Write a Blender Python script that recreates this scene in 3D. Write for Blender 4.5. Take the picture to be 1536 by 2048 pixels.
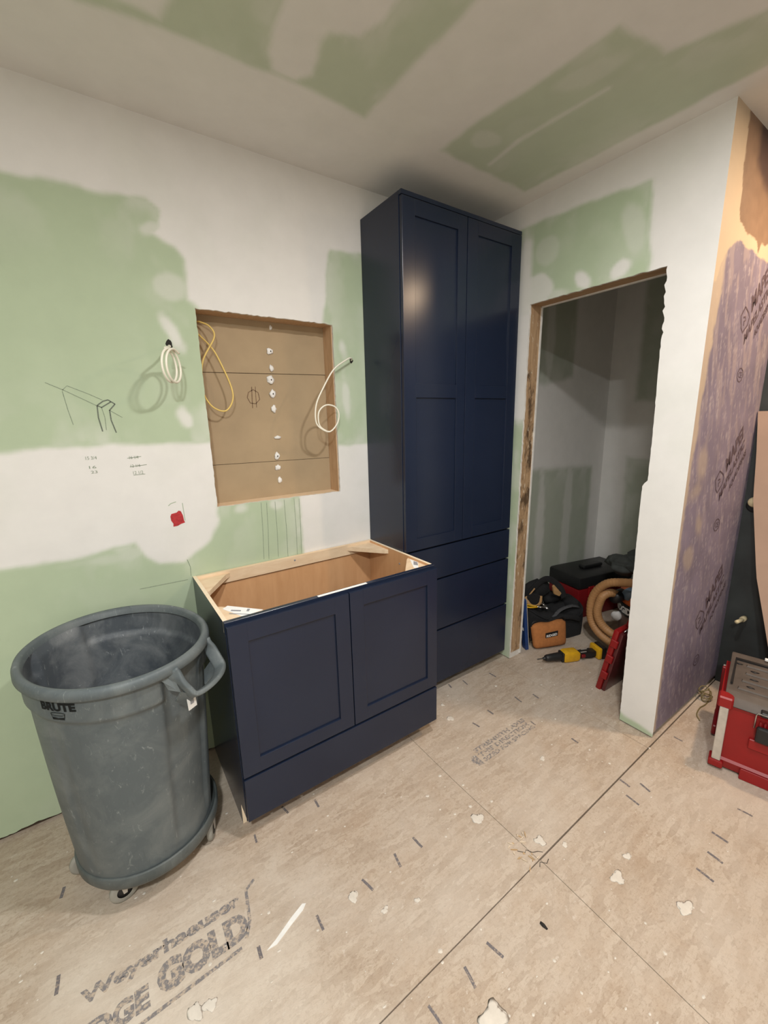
import bpy, bmesh, math, random
import numpy as np
from mathutils import Vector, Matrix
random.seed(7)
S = bpy.context.scene
COL = S.collection
for o in list(bpy.data.objects): bpy.data.objects.remove(o)

# ------------------------------------------------------------------ camera
CAM = (-0.264, -1.8734, 1.5143)
YAW, PIT, ROL, FPX = 0.5975, -0.2169, -0.0246, 829.43
cd = bpy.data.cameras.new('camera'); cam = bpy.data.objects.new('camera', cd); COL.objects.link(cam)
cd.sensor_fit = 'VERTICAL'; cd.sensor_height = 24.0; cd.lens = FPX / 2048 * 24.0
cd.clip_start = .02; cd.clip_end = 60
_f = Vector((math.sin(YAW)*math.cos(PIT), math.cos(YAW)*math.cos(PIT), math.sin(PIT)))
_r = Vector((math.cos(YAW), -math.sin(YAW), 0)); _u = _r.cross(_f)
_r2 = _r*math.cos(ROL) + _u*math.sin(ROL); _u2 = -_r*math.sin(ROL) + _u*math.cos(ROL)
cam.matrix_world = Matrix(((_r2.x,_u2.x,-_f.x,CAM[0]),(_r2.y,_u2.y,-_f.y,CAM[1]),(_r2.z,_u2.z,-_f.z,CAM[2]),(0,0,0,1)))
S.camera = cam

# ------------------------------------------------------------------ world, exposure, lamp strengths
w = bpy.data.worlds.new('world'); S.world = w; w.use_nodes = True
w.node_tree.nodes['Background'].inputs[0].default_value = (.9, .88, .85, 1)
w.node_tree.nodes['Background'].inputs[1].default_value = 0.02
vs = S.view_settings
vs.view_transform = 'Standard'; vs.look = 'None'; vs.gamma = 1; vs.use_curve_mapping = False
vs.exposure = 0.0
S.display_settings.display_device = 'sRGB'
CEIL = 2.577
# ceiling downlights: x, y, watts, colour, diameter   (fixtures built further down)
LAMPS = [(0.66, -1.50, 26, (1.0, .97, .95), .15),
         (-0.65, -2.40, 56, (.97, 1.0, .99), .18),
         (2.21, -1.77, 23, (1.0, .72, .47), .13)]

# ------------------------------------------------------------------ helpers: objects
def tag(o, label=None, cat=None, group=None, kind=None):
    if label: o['label'] = label
    if cat: o['category'] = cat
    if group: o['group'] = group
    if kind: o['kind'] = kind
    return o
def thing(name, label, cat, loc=(0,0,0), rz=0, group=None):
    o = bpy.data.objects.new(name, None); COL.objects.link(o); o.empty_display_size = .1
    o.location = loc; o.rotation_euler = (0,0,rz); return tag(o, label, cat, group)
def link_mesh(name, me, parent=None, label=None):
    o = bpy.data.objects.new(name, me); COL.objects.link(o)
    if parent is not None: o.parent = parent
    if label: o['label'] = label
    return o
def mobj(name, verts, faces, mats, parent=None, smooth=False, midx=None, label=None):
    me = bpy.data.meshes.new(name); me.from_pydata([tuple(map(float, v)) for v in verts], [], faces)
    if not isinstance(mats, (list, tuple)): mats = [mats]
    for m in mats: me.materials.append(m)
    if midx is not None: me.polygons.foreach_set('material_index', midx)
    if smooth: me.polygons.foreach_set('use_smooth', [True]*len(me.polygons))
    me.update(); return link_mesh(name, me, parent, label)
def bm_obj(name, bm, mats, parent=None, smooth=False, label=None):
    bmesh.ops.recalc_face_normals(bm, faces=bm.faces)
    me = bpy.data.meshes.new(name); bm.to_mesh(me); bm.free()
    if not isinstance(mats, (list, tuple)): mats = [mats]
    for m in mats: me.materials.append(m)
    if smooth: me.polygons.foreach_set('use_smooth', [True]*len(me.polygons))
    return link_mesh(name, me, parent, label)
def bm_box(bm, lo, hi, bev=0, seg=1, mi=0):
    x0,y0,z0 = lo; x1,y1,z1 = hi
    v = [bm.verts.new(p) for p in ((x0,y0,z0),(x1,y0,z0),(x1,y1,z0),(x0,y1,z0),(x0,y0,z1),(x1,y0,z1),(x1,y1,z1),(x0,y1,z1))]
    fs = [bm.faces.new([v[i] for i in f]) for f in ((3,2,1,0),(4,5,6,7),(0,1,5,4),(1,2,6,5),(2,3,7,6),(3,0,4,7))]
    for f in fs: f.material_index = mi
    if bev:
        es = set(e for f in fs for e in f.edges)
        bmesh.ops.bevel(bm, geom=list(es), offset=bev, segments=seg, affect='EDGES', profile=.5)
def box(name, lo, hi, mat, parent=None, bev=0, seg=1, label=None):
    bm = bmesh.new(); bm_box(bm, lo, hi, bev, seg); return bm_obj(name, bm, mat, parent, label=label)
def prism(name, poly, axis, a, b, mats, parent=None, bev=0, label=None, cap_mi=(0,0), seg=1):
    """extrude a 2D polygon along an axis: axis 0 -> poly is (y,z), 1 -> (x,z), 2 -> (x,y)"""
    bm = bmesh.new()
    def at(p, t): q = list(p); q.insert(axis, t); return q
    A = [bm.verts.new(at(p, a)) for p in poly]; B = [bm.verts.new(at(p, b)) for p in poly]
    n = len(poly)
    f0 = bm.faces.new(A); f1 = bm.faces.new(B[::-1]); f0.material_index = cap_mi[0]; f1.material_index = cap_mi[1]
    for i in range(n): bm.faces.new((A[i], B[i], B[(i+1)%n], A[(i+1)%n])).material_index = 0
    if bev: bmesh.ops.bevel(bm, geom=list(bm.edges), offset=bev, segments=seg, affect='EDGES', profile=.5)
    return bm_obj(name, bm, mats, parent, label=label)
def catmull(P, n=8, closed=False):
    P = [Vector(p) for p in P]; out = []; m = len(P)
    rng = range(m) if closed else range(m-1)
    for i in rng:
        p1, p2 = P[i], P[(i+1)%m]
        p0 = P[i-1] if (closed or i > 0) else p1*2-p2
        p3 = P[(i+2)%m] if (closed or i+2 < m) else p2*2-p1
        for k in range(n):
            t = k/n
            out.append(.5*((2*p1)+(p2-p0)*t+(2*p0-5*p1+4*p2-p3)*t*t+(3*p1-p0-3*p2+p3)*t**3))
    if not closed: out.append(P[-1])
    return out
def tube_data(path, r, seg=10, closed=False, flat=None):
    """flat=(a,b,up): elliptical/rounded section a along side, b along up"""
    path = [Vector(p) for p in path]; n = len(path); V = []; F = []
    T = []
    for i in range(n):
        a = path[i-1] if (closed or i > 0) else path[i]; b = path[(i+1)%n] if (closed or i < n-1) else path[i]
        T.append((b-a).normalized())
    nv = T[0].orthogonal().normalized()
    for i in range(n):
        if flat and flat[2] is not None:
            nv = Vector(flat[2]); nv = (nv - T[i]*nv.dot(T[i])).normalized()
        else: nv = (nv - T[i]*nv.dot(T[i])).normalized()
        bn = T[i].cross(nv); rr = r[i] if isinstance(r, (list, tuple)) else r
        for k in range(seg):
            t = 2*math.pi*k/seg
            if flat:
                c, s = math.cos(t), math.sin(t); e = .45
                c = math.copysign(abs(c)**e, c); s = math.copysign(abs(s)**e, s)
                V.append(path[i] + nv*(flat[1]*c) + bn*(flat[0]*s))
            else: V.append(path[i] + (nv*math.cos(t) + bn*math.sin(t))*rr)
    for i in range(n if closed else n-1):
        j = (i+1) % n
        for k in range(seg): F.append((i*seg+k, i*seg+(k+1)%seg, j*seg+(k+1)%seg, j*seg+k))
    if not closed: F += [tuple(range(seg))[::-1], tuple((n-1)*seg+k for k in range(seg))]
    return V, F
def tube(name, path, r, mat, parent=None, seg=10, closed=False, flat=None, label=None):
    V, F = tube_data(path, r, seg, closed, flat); return mobj(name, V, F, mat, parent, True, label=label)
def lathe_data(prof, seg=32, loc=(0,0,0), axis='z', rf=None):
    V, F = [], []; n = len(prof)
    for i,(r, h) in enumerate(prof):
        for k in range(seg):
            t = 2*math.pi*k/seg; q = rf(r, h, t) if rf else r
            p = (q*math.cos(t), q*math.sin(t), h)
            if axis == 'x': p = (p[2], p[0], p[1])
            if axis == 'y': p = (p[0], p[2], p[1])
            V.append((p[0]+loc[0], p[1]+loc[1], p[2]+loc[2]))
    for i in range(n-1):
        for k in range(seg): F.append((i*seg+k, i*seg+(k+1)%seg, (i+1)*seg+(k+1)%seg, (i+1)*seg+k))
    return V, F
def lathe(name, prof, mat, parent=None, seg=32, loc=(0,0,0), axis='z', rf=None, smooth=True, label=None):
    V, F = lathe_data(prof, seg, loc, axis, rf); o = mobj(name, V, F, mat, parent, smooth, label=label)
    return o
def auto_smooth(o, ang=35):
    me = o.data
    me.polygons.foreach_set('use_smooth', [True]*len(me.polygons))
    me.set_sharp_from_angle(angle=math.radians(ang)); return o
def blob(name, c, r, mat, parent=None, sub=2, noise=.2, seed=0, label=None):
    bm = bmesh.new(); bmesh.ops.create_icosphere(bm, subdivisions=sub, radius=1)
    rnd = random.Random(seed); ph = [rnd.uniform(0,6) for _ in range(6)]
    for v in bm.verts:
        p = v.co; k = 1+noise*(math.sin(p.x*3.1+ph[0])*math.sin(p.y*2.7+ph[1])+.6*math.sin(p.z*5+ph[2])*math.sin(p.x*6+ph[3]))
        v.co = Vector((c[0]+p.x*r[0]*k, c[1]+p.y*r[1]*k, c[2]+p.z*r[2]*k))
    return bm_obj(name, bm, mat, parent, True, label)
# flat print: strokes and lettering laid on a surface through a mapping (u,v,h) -> xyz
def stroke2d(pts, wd):
    V, F = [], []; n = len(pts)
    for i in range(n):
        a = pts[max(i-1,0)]; b = pts[min(i+1,n-1)]
        dx, dy = b[0]-a[0], b[1]-a[1]; L = math.hypot(dx,dy) or 1
        nx, ny = -dy/L*wd/2, dx/L*wd/2
        V += [(pts[i][0]+nx, pts[i][1]+ny), (pts[i][0]-nx, pts[i][1]-ny)]
    for i in range(n-1): F.append((2*i, 2*i+1, 2*i+3, 2*i+2))
    return V, F
_TXT = {}
def text2d(body, bold=0.0):
    key = (body, bold)
    if key not in _TXT:
        cu = bpy.data.curves.new('t', 'FONT'); cu.body = body; cu.offset = bold; cu.resolution_u = 3
        ob = bpy.data.objects.new('t', cu); COL.objects.link(ob)
        me = ob.to_mesh(); V = [(v.co.x, v.co.y) for v in me.vertices]; F = [tuple(p.vertices) for p in me.polygons]
        ob.to_mesh_clear(); bpy.data.objects.remove(ob); bpy.data.curves.remove(cu)
        xs = [v[0] for v in V]; ys = [v[1] for v in V]
        x0, x1, y0, y1 = min(xs), max(xs), min(ys), max(ys)
        _TXT[key] = ([((x-x0)/(x1-x0), (y-y0)/(y1-y0)) for x, y in V], F)
    return _TXT[key]
def merge2d(items):
    V, F = [], []
    for v, f in items:
        o = len(V); V += v; F += [tuple(i+o for i in q) for q in f]
    return V, F
def place2d(item, x, y, sx, sy, shear=0):
    return [(x+u*sx+v*sy*shear, y+v*sy) for u, v in item[0]], item[1]
def decal(name, items, mp, mat, parent, h=.0006, label=None):
    V, F = merge2d(items); return mobj(name, [mp(u, v, h) for u, v in V], F, mat, parent, label=label)

# ------------------------------------------------------------------ helpers: materials
def L(r, g, b):
    f = lambda c: (c/255/12.92) if c/255 <= .04045 else ((c/255+.055)/1.055)**2.4
    return (f(r), f(g), f(b))
class NT:
    def __init__(s, name):
        s.m = bpy.data.materials.new(name); s.m.use_nodes = True; s.t = s.m.node_tree
        s.b = s.t.nodes['Principled BSDF']
    def n(s, typ, **kw):
        x = s.t.nodes.new(typ)
        for k, v in kw.items():
            if k.startswith('i_'): x.inputs[k[2:].replace('_',' ')].default_value = v
            else: setattr(x, k, v)
        return x
    def l(s, a, b): s.t.links.new(a, b)
    def coord(s, scale=(1,1,1), rot=(0,0,0), out='Object'):
        tc = s.n('ShaderNodeTexCoord'); mp = s.n('ShaderNodeMapping'); mp.inputs['Scale'].default_value = scale
        mp.inputs['Rotation'].default_value = rot; s.l(tc.outputs[out], mp.inputs[0]); return mp.outputs[0]
    def noise(s, vec, scale, detail=4, rough=.55, dist=0):
        x = s.n('ShaderNodeTexNoise'); x.inputs['Scale'].default_value = scale; x.inputs['Detail'].default_value = detail
        x.inputs['Roughness'].default_value = rough; x.inputs['Distortion'].default_value = dist
        s.l(vec, x.inputs['Vector']); return x.outputs[0]
    def ramp(s, fac, stops):
        x = s.n('ShaderNodeValToRGB'); e = x.color_ramp.elements
        while len(e) < len(stops): e.new(.5)
        for q, (p, c) in zip(e, stops):
            q.position = p; q.color = (*c, 1) if len(c) == 3 else c
        s.l(fac, x.inputs[0]); return x.outputs[0]
    def mix(s, fac, a, b, mode='MIX'):
        x = s.n('ShaderNodeMix', data_type='RGBA', blend_type=mode)
        for sock, v in ((x.inputs[0], fac), (x.inputs[6], a), (x.inputs[7], b)):
            if hasattr(v, 'is_output'): s.l(v, sock)
            elif isinstance(v, tuple): sock.default_value = (*v, 1) if len(v) == 3 else v
            else: sock.default_value = v
        return x.outputs[2]
    def bump(s, h, strength=.2, dist=.002):
        x = s.n('ShaderNodeBump'); x.inputs['Strength'].default_value = strength; x.inputs['Distance'].default_value = dist
        s.l(h, x.inputs['Height']); s.l(x.outputs[0], s.b.inputs['Normal'])
    def base(s, c):
        if hasattr(c, 'is_output'): s.l(c, s.b.inputs['Base Color'])
        else: s.b.inputs['Base Color'].default_value = (*c, 1)
    def set(s, rough=.5, metal=0, spec=.5):
        s.b.inputs['Roughness'].default_value = rough; s.b.inputs['Metallic'].default_value = metal
        s.b.inputs['Specular IOR Level'].default_value = spec; return s.m
def simple(name, col, rough=.5, metal=0, var=.12, scale=30, spec=.5, bump=0):
    m = NT(name); v = m.coord(); nz = m.noise(v, scale, 5)
    lo = tuple(c*(1-var) for c in col); hi = tuple(min(1, c*(1+var)) for c in col)
    m.base(m.ramp(nz, [(.3, lo), (.7, hi)]))
    if bump: m.bump(nz, bump, .003)
    return m.set(rough, metal, spec)
def painted(name, rough=.85):
    m = NT(name); a = m.n('ShaderNodeVertexColor', layer_name='paint'); v = m.coord()
    n1 = m.noise(v, 9, 6, .6); n2 = m.noise(v, 220, 2)
    c = m.mix(1.0, a.outputs[0], m.ramp(n1, [(.25, (.93,.93,.93)), (.75, (1,1,1))]), 'MULTIPLY')
    m.base(c); m.bump(n2, .05, .001); return m.set(rough, 0, .25)
M = {}
M['drywall'] = painted('painted_drywall')
M['membrane'] = painted('membrane_wall', .6)
M['gypsum'] = simple('gypsum_edge', (.72,.70,.66), .9, var=.1)
M['plain_wall'] = simple('primed_wall', (.62,.60,.56), .9, var=.04, scale=4)
M['brown_board'] = simple('kraft_board', L(168,147,117), .85, var=.08, scale=6)
M['mud'] = simple('joint_compound', (.82,.81,.78), .9, var=.06, bump=.3)
M['mud_floor'] = simple('dried_mud_drop', L(212,204,192), .9, var=.08)
M['pencil'] = simple('pencil', L(138,150,130), .9, var=.2, scale=200)
M['pencil_dark'] = simple('pencil_dark', L(108,116,104), .9, var=.2, scale=200)
M['pencil_light'] = simple('pencil_light', L(165,180,155), .9, var=.1, scale=200)
M['pencil_brown'] = simple('pencil_on_kraft', L(120,96,74), .9, var=.2, scale=200)
M['hole'] = simple('dark_hole', (.02,.018,.016), .95)
def wood(name, a, b, scale=(2,2,30), rough=.6, nscale=3.0):
    m = NT(name); v = m.coord(scale); n1 = m.noise(v, nscale, 6, .6, .6); n2 = m.noise(m.coord(), 4, 3)
    c = m.ramp(n1, [(.3, a), (.7, b)]); c = m.mix(.35, c, m.ramp(n2, [(.3, a), (.7, b)])); m.base(c); m.bump(n1, .08, .001)
    return m.set(rough, 0, .35)
M['stud'] = wood('stud_lumber', L(150,116,82), L(196,162,122), (30,30,2))
M['stud_h'] = wood('stud_lumber_horizontal', L(150,116,82), L(200,166,126), (30,2,30))
M['dark_plate'] = simple('dark_bottom_plate', L(72,56,44), .9, var=.3)  # plate coloured dark brown, so the gap under the drywall looks dark
M['niche_wood'] = wood('niche_lumber', L(176,140,106), L(210,178,142), (20,20,3))
def jamb_wood():
    m = NT('dirty_jamb_lumber'); v = m.coord((30,30,2)); n1 = m.noise(v, 3, 6, .6, .6)
    c = m.ramp(n1, [(.3, L(150,118,86)), (.7, L(196,166,130))])
    n2 = m.noise(m.coord((4,4,1.4)), 3.2, 6, .7)
    c = m.mix(m.ramp(n2, [(.52, (0,0,0)), (.62, (1,1,1))]), c, L(92,72,52))
    n3 = m.noise(m.coord((8,8,3)), 6, 5, .6); c = m.mix(m.ramp(n3, [(.6,(0,0,0)),(.68,(.8,.8,.8))]), c, L(222,208,186))
    m.base(c); m.bump(n1, .1, .001); return m.set(.7)
M['jamb'] = jamb_wood()
M['maple'] = wood('maple_veneer', L(196,148,104), L(218,172,128), (9,9,1.6), .45, 2.2)
M['pine'] = wood('pale_pine', L(218,188,152), L(240,218,188), (3,12,12), .55)
M['pine_edge'] = wood('pale_ply_edge', L(232,212,182), L(246,230,204), (3,12,12), .55)
M['navy'] = (lambda: (lambda m: (m.base(m.ramp(m.noise(m.coord(), 2.5, 3), [(.3, L(25,34,53)), (.7, L(29,38,58))])), m.set(.25, 0, .45))[1])(NT('navy_paint')))()
M['paper'] = simple('white_paper', (.86,.86,.85), .8, var=.02)
M['paper_grey'] = simple('printed_grey', (.28,.28,.30), .8, var=.2, scale=300)
M['black'] = simple('black_plastic', (.012,.012,.013), .45)
M['black_fabric'] = simple('black_fabric', (.010,.010,.011), .9, scale=150, var=.4, bump=.3)
M['webbing'] = simple('grey_webbing', (.06,.06,.065), .7, var=.4, scale=80)
M['steel'] = simple('steel', (.55,.55,.54), .3, 1)
M['alu'] = simple('aluminium', (.62,.60,.56), .42, .6)
M['yellow_cable'] = simple('yellow_cable', L(226,196,112), .45, var=.05)
M['white_cable'] = simple('white_cable', L(236,232,216), .4, var=.04)
M['red_plastic'] = simple('red_plastic', L(140,16,19), .42, var=.08, scale=12)
M['red_dark'] = simple('dark_red_plastic', L(120,16,22), .45, var=.1)
M['red_box'] = simple('red_box_fill', L(176,44,48), .6, var=.25, scale=90)
def can_plastic(name, base, dust):
    m = NT(name); v = m.coord(); n1 = m.noise(v, 7, 7, .65, .6); n2 = m.noise(m.coord((30,30,4)), 4, 5, .6)
    n3 = m.noise(m.coord((3,3,1.2)), 16, 8, .72, 1.5)
    c = m.mix(m.ramp(n1, [(.42, (0,0,0)), (.68, (.55,.55,.55))]), base, dust)
    c = m.mix(m.ramp(n3, [(.60, (0,0,0)), (.68, (.6,.6,.6))]), c, tuple(min(1,x*1.5) for x in dust))
    c = m.mix(m.ramp(n2, [(.62, (0,0,0)), (.72, (.22,.22,.22))]), c, tuple(x*.5 for x in base))
    m.base(c); m.bump(n2, .1, .002); return m.set(.5, 0, .4)
M['can'] = can_plastic('grey_can_plastic', L(86,94,97), L(122,128,127))
M['can_in'] = can_plastic('dusty_can_inside', L(76,82,88), L(142,146,147))
M['dolly'] = can_plastic('dolly_plastic', L(74,80,80), L(110,114,112))
M['wheel'] = simple('grey_rubber', L(150,148,140), .6)
def osb():
    m = NT('osb_subfloor'); tc = m.coord(out='Object')
    tc = m.n('ShaderNodeNewGeometry').outputs['Position']
    def mp(scale, rz):
        x = m.n('ShaderNodeMapping'); x.inputs['Scale'].default_value = scale; x.inputs['Rotation'].default_value = (0,0,rz)
        m.l(tc, x.inputs[0]); return x.outputs[0]
    c0, c1, c2 = L(160,141,122), L(186,169,151), L(205,191,174)
    # strands: stretched cells in several directions, each cell its own tone
    col = None; edges = None
    for k, (rz, sx, sy) in enumerate(((.15,15,62),(1.1,17,66),(2.0,16,60),(-.35,13,58))):
        vo = m.n('ShaderNodeTexVoronoi'); vo.inputs['Scale'].default_value = 1.0
        nn = m.n('ShaderNodeTexNoise'); nn.inputs['Scale'].default_value = 22+3*k; nn.inputs['Detail'].default_value = 3; m.l(tc, nn.inputs['Vector'])
        sc = m.n('ShaderNodeVectorMath', operation='SCALE'); sc.inputs[3].default_value = 1.1; m.l(nn.outputs[1], sc.inputs[0])
        ad = m.n('ShaderNodeVectorMath', operation='ADD'); m.l(mp((sx,sy,1), rz), ad.inputs[0]); m.l(sc.outputs[0], ad.inputs[1])
        m.l(ad.outputs[0], vo.inputs['Vector'])
        sep = m.n('ShaderNodeSeparateColor'); m.l(vo.outputs['Color'], sep.inputs[0])
        tone = m.ramp(sep.outputs[0], [(.05, c0), (.5, c1), (.95, c2)])
        if col is None: col = tone
        else:
            msk = m.ramp(sep.outputs[1], [(.50, (0,0,0)), (.60, (1,1,1))]); col = m.mix(msk, col, tone)
    col = m.mix(.58, col, c1)
    streak = m.noise(mp((34,130,1), .15), 1.6, 8, .75, .8); streak2 = m.noise(mp((40,120,1), 1.7), 1.6, 8, .75, .8)
    col = m.mix(m.ramp(streak, [(.55, (0,0,0)), (.68, (.7,.7,.7))]), col, L(142,120,98))
    col = m.mix(m.ramp(streak2, [(.58, (0,0,0)), (.70, (.6,.6,.6))]), col, L(150,128,106))
    f2 = m.noise(tc, 85, 6, .75); col = m.mix(m.ramp(f2, [(.36,(.5,.5,.5)),(.5,(0,0,0))]), col, L(150,130,110))
    f3 = m.noise(tc, 9, 4, .6); col = m.mix(m.ramp(f3, [(.45,(0,0,0)),(.7,(.35,.35,.35))]), col, L(172,146,120))
    # pale plaster dust trodden into the boards
    d1 = m.noise(tc, 2.3, 6, .62); col = m.mix(m.ramp(d1, [(.42,(.0,.0,.0)),(.70,(.5,.5,.5))]), col, L(206,196,184))
    # pale sanding-dust patch by the vanity wall, painted to brighten the floor there
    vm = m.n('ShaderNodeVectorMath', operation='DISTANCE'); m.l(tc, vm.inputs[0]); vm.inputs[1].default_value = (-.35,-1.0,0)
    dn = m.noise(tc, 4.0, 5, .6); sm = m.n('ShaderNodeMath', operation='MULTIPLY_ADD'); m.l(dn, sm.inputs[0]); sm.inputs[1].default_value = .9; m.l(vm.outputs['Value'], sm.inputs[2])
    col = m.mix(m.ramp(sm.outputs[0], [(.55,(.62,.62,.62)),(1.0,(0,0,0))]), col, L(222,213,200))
    d2 = m.noise(tc, 38, 4, .6); col = m.mix(m.ramp(d2, [(.64,(0,0,0)),(.74,(.6,.6,.6))]), col, L(216,206,194))
    m.base(col); m.bump(m.mix(.5, streak, f2), .5, .003); return m.set(.75, 0, .3)
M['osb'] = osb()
M['subfloor'] = simple('dark_gap', (.05,.038,.028), .95)
def ink(name, col, bg, lo=.5, hi=.56, sc=60):
    m = NT(name); v = m.n('ShaderNodeNewGeometry').outputs['Position']; n1 = m.noise(v, sc, 5, .7)
    m.base(m.mix(m.ramp(n1, [(lo,(0,0,0)),(hi,(1,1,1))]), col, bg)); return m.set(.85, 0, .2)
M['ink'] = ink('worn_black_ink', L(128,124,124), L(186,170,153), .47, .57, 85)
M['ink_dark'] = ink('dark_ink', L(112,107,109), L(168,152,137), .52, .62, 130)
M['can_ink'] = ink('black_can_ink', L(24,26,26), L(58,62,62), .62, .72)
M['membrane_ink'] = ink('membrane_ink', L(92,78,86), L(120,106,116), .5, .7)
M['tan_board'] = simple('tan_fibreboard', L(174,147,129), .8, var=.07, scale=5)
M['tan_edge'] = simple('tan_board_edge', L(206,182,158), .8)
M['dark_membrane'] = simple('charcoal_membrane', (.028,.033,.033), .5, var=.3, scale=6)
M['lid_grey'] = simple('dusty_dark_lid', L(84,76,70), .55, var=.22, scale=14)
M['pale_pipe'] = simple('pale_pipe', L(200,186,150), .5)
M['tan_hose'] = simple('tan_hose', L(170,126,82), .55, var=.06)
M['vac_orange'] = simple('orange_vac', L(200,100,52), .45)
M['vac_grey'] = simple('grey_vac_tank', L(120,98,90), .5)
M['tarp'] = simple('dark_grey_cloth', L(70,74,72), .8, var=.3, scale=20)
M['pouch'] = simple('tan_canvas', L(172,110,60), .9, var=.1, scale=60, bump=.3)
M['leather'] = simple('tan_leather', L(176,138,92), .7, var=.2)
M['yellow'] = simple('yellow_plastic', L(214,164,30), .45)
M['blue'] = simple('blue_plastic', L(28,58,112), .45)
M['clear_lid'] = simple('smoky_red_lid', L(86,34,36), .25)
M['blue_hose_cap'] = simple('blue_grey_plastic', L(110,130,150), .3)
M['lens'] = NT('lamp_lens').m
def glow(col, s):
    m = NT('lamp_lens_%d' % random.randint(0, 9999)); m.base((.8,.8,.8)); m.b.inputs['Emission Color'].default_value = (*col, 1)
    m.b.inputs['Emission Strength'].default_value = s; return m.m

# ------------------------------------------------------------------ numpy noise and paint masks
_rng = np.random.default_rng(11); _LAT = _rng.random((256, 256))
def vnoise(x, y):
    xi = np.floor(x).astype(int); yi = np.floor(y).astype(int); fx = x-xi; fy = y-yi
    fx = fx*fx*(3-2*fx); fy = fy*fy*(3-2*fy)
    g = lambda a, b: _LAT[a % 256, b % 256]
    return (g(xi,yi)*(1-fx)+g(xi+1,yi)*fx)*(1-fy)+(g(xi,yi+1)*(1-fx)+g(xi+1,yi+1)*fx)*fy
def fbm(x, y, oct=4):
    s = 0; a = .5; t = 0
    for k in range(oct): s = s+a*vnoise(x*2**k+k*17.3, y*2**k+k*9.1); t += a; a *= .5
    return s/t
def sdpoly(X, Y, poly):
    d = np.full(X.shape, 1e9); ins = np.zeros(X.shape, bool); n = len(poly)
    for i in range(n):
        ax, ay = poly[i]; bx, by = poly[(i+1)%n]
        ex, ey = bx-ax, by-ay; wx, wy = X-ax, Y-ay
        t = np.clip((wx*ex+wy*ey)/max(ex*ex+ey*ey, 1e-12), 0, 1)
        d = np.minimum(d, (wx-ex*t)**2+(wy-ey*t)**2)
        c = ((ay > Y) != (by > Y)) & (X < (bx-ax)*(Y-ay)/((by-ay) if by != ay else 1e-12)+ax)
        ins ^= c
    d = np.sqrt(d); return np.where(ins, -d, d)
def sdell(X, Y, cx, cy, rx, ry, rot=0):
    c, s = math.cos(rot), math.sin(rot); x = (X-cx)*c+(Y-cy)*s; y = -(X-cx)*s+(Y-cy)*c
    k = np.sqrt((x/rx)**2+(y/ry)**2); return (k-1)*min(rx, ry)
def sstep(a, b, x):
    t = np.clip((x-a)/(b-a), 0, 1); return t*t*(3-2*t)
GREEN = np.array((.465,.555,.39)); MUD = np.array((.80,.785,.755))
def board_paint(U, V, greens, spots, thin=(), feather=.013, amp=.010, mott=.42):
    nz = fbm(U*14+3, V*14+7) - .5; nz2 = fbm(U*5+31, V*5+12)
    g = np.zeros(U.shape); inner = np.zeros(U.shape)
    for poly in greens:
        sd = sdpoly(U, V, poly)+nz*amp*2
        g = np.maximum(g, sstep(feather, -feather, sd)); inner = np.maximum(inner, np.where(sd < 0, np.exp(sd/.09), 0))
    mud = 1-g
    mud = np.maximum(mud, g*mott*inner*sstep(.45, .7, fbm(U*9+5, V*6+8)))
    for (cx, cy, rx, ry, rot, op) in spots:
        mud = np.maximum(mud, op*sstep(.012, -.012, sdell(U, V, cx, cy, rx, ry, rot)+nz*.03))
    for (a, b, wd, op) in thin:
        sd = sdpoly(U, V, [a, b, (b[0]+1e-4, b[1]), (a[0]+1e-4, a[1])]); mud = np.maximum(mud, op*sstep(wd, 0, np.abs(sd)+nz*.01))
    mud = np.clip(mud-.06*sstep(.5,.75,nz2)*(mud > .8), 0, 1)[..., None]
    return GREEN*(1-mud)+MUD*mud
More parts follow.
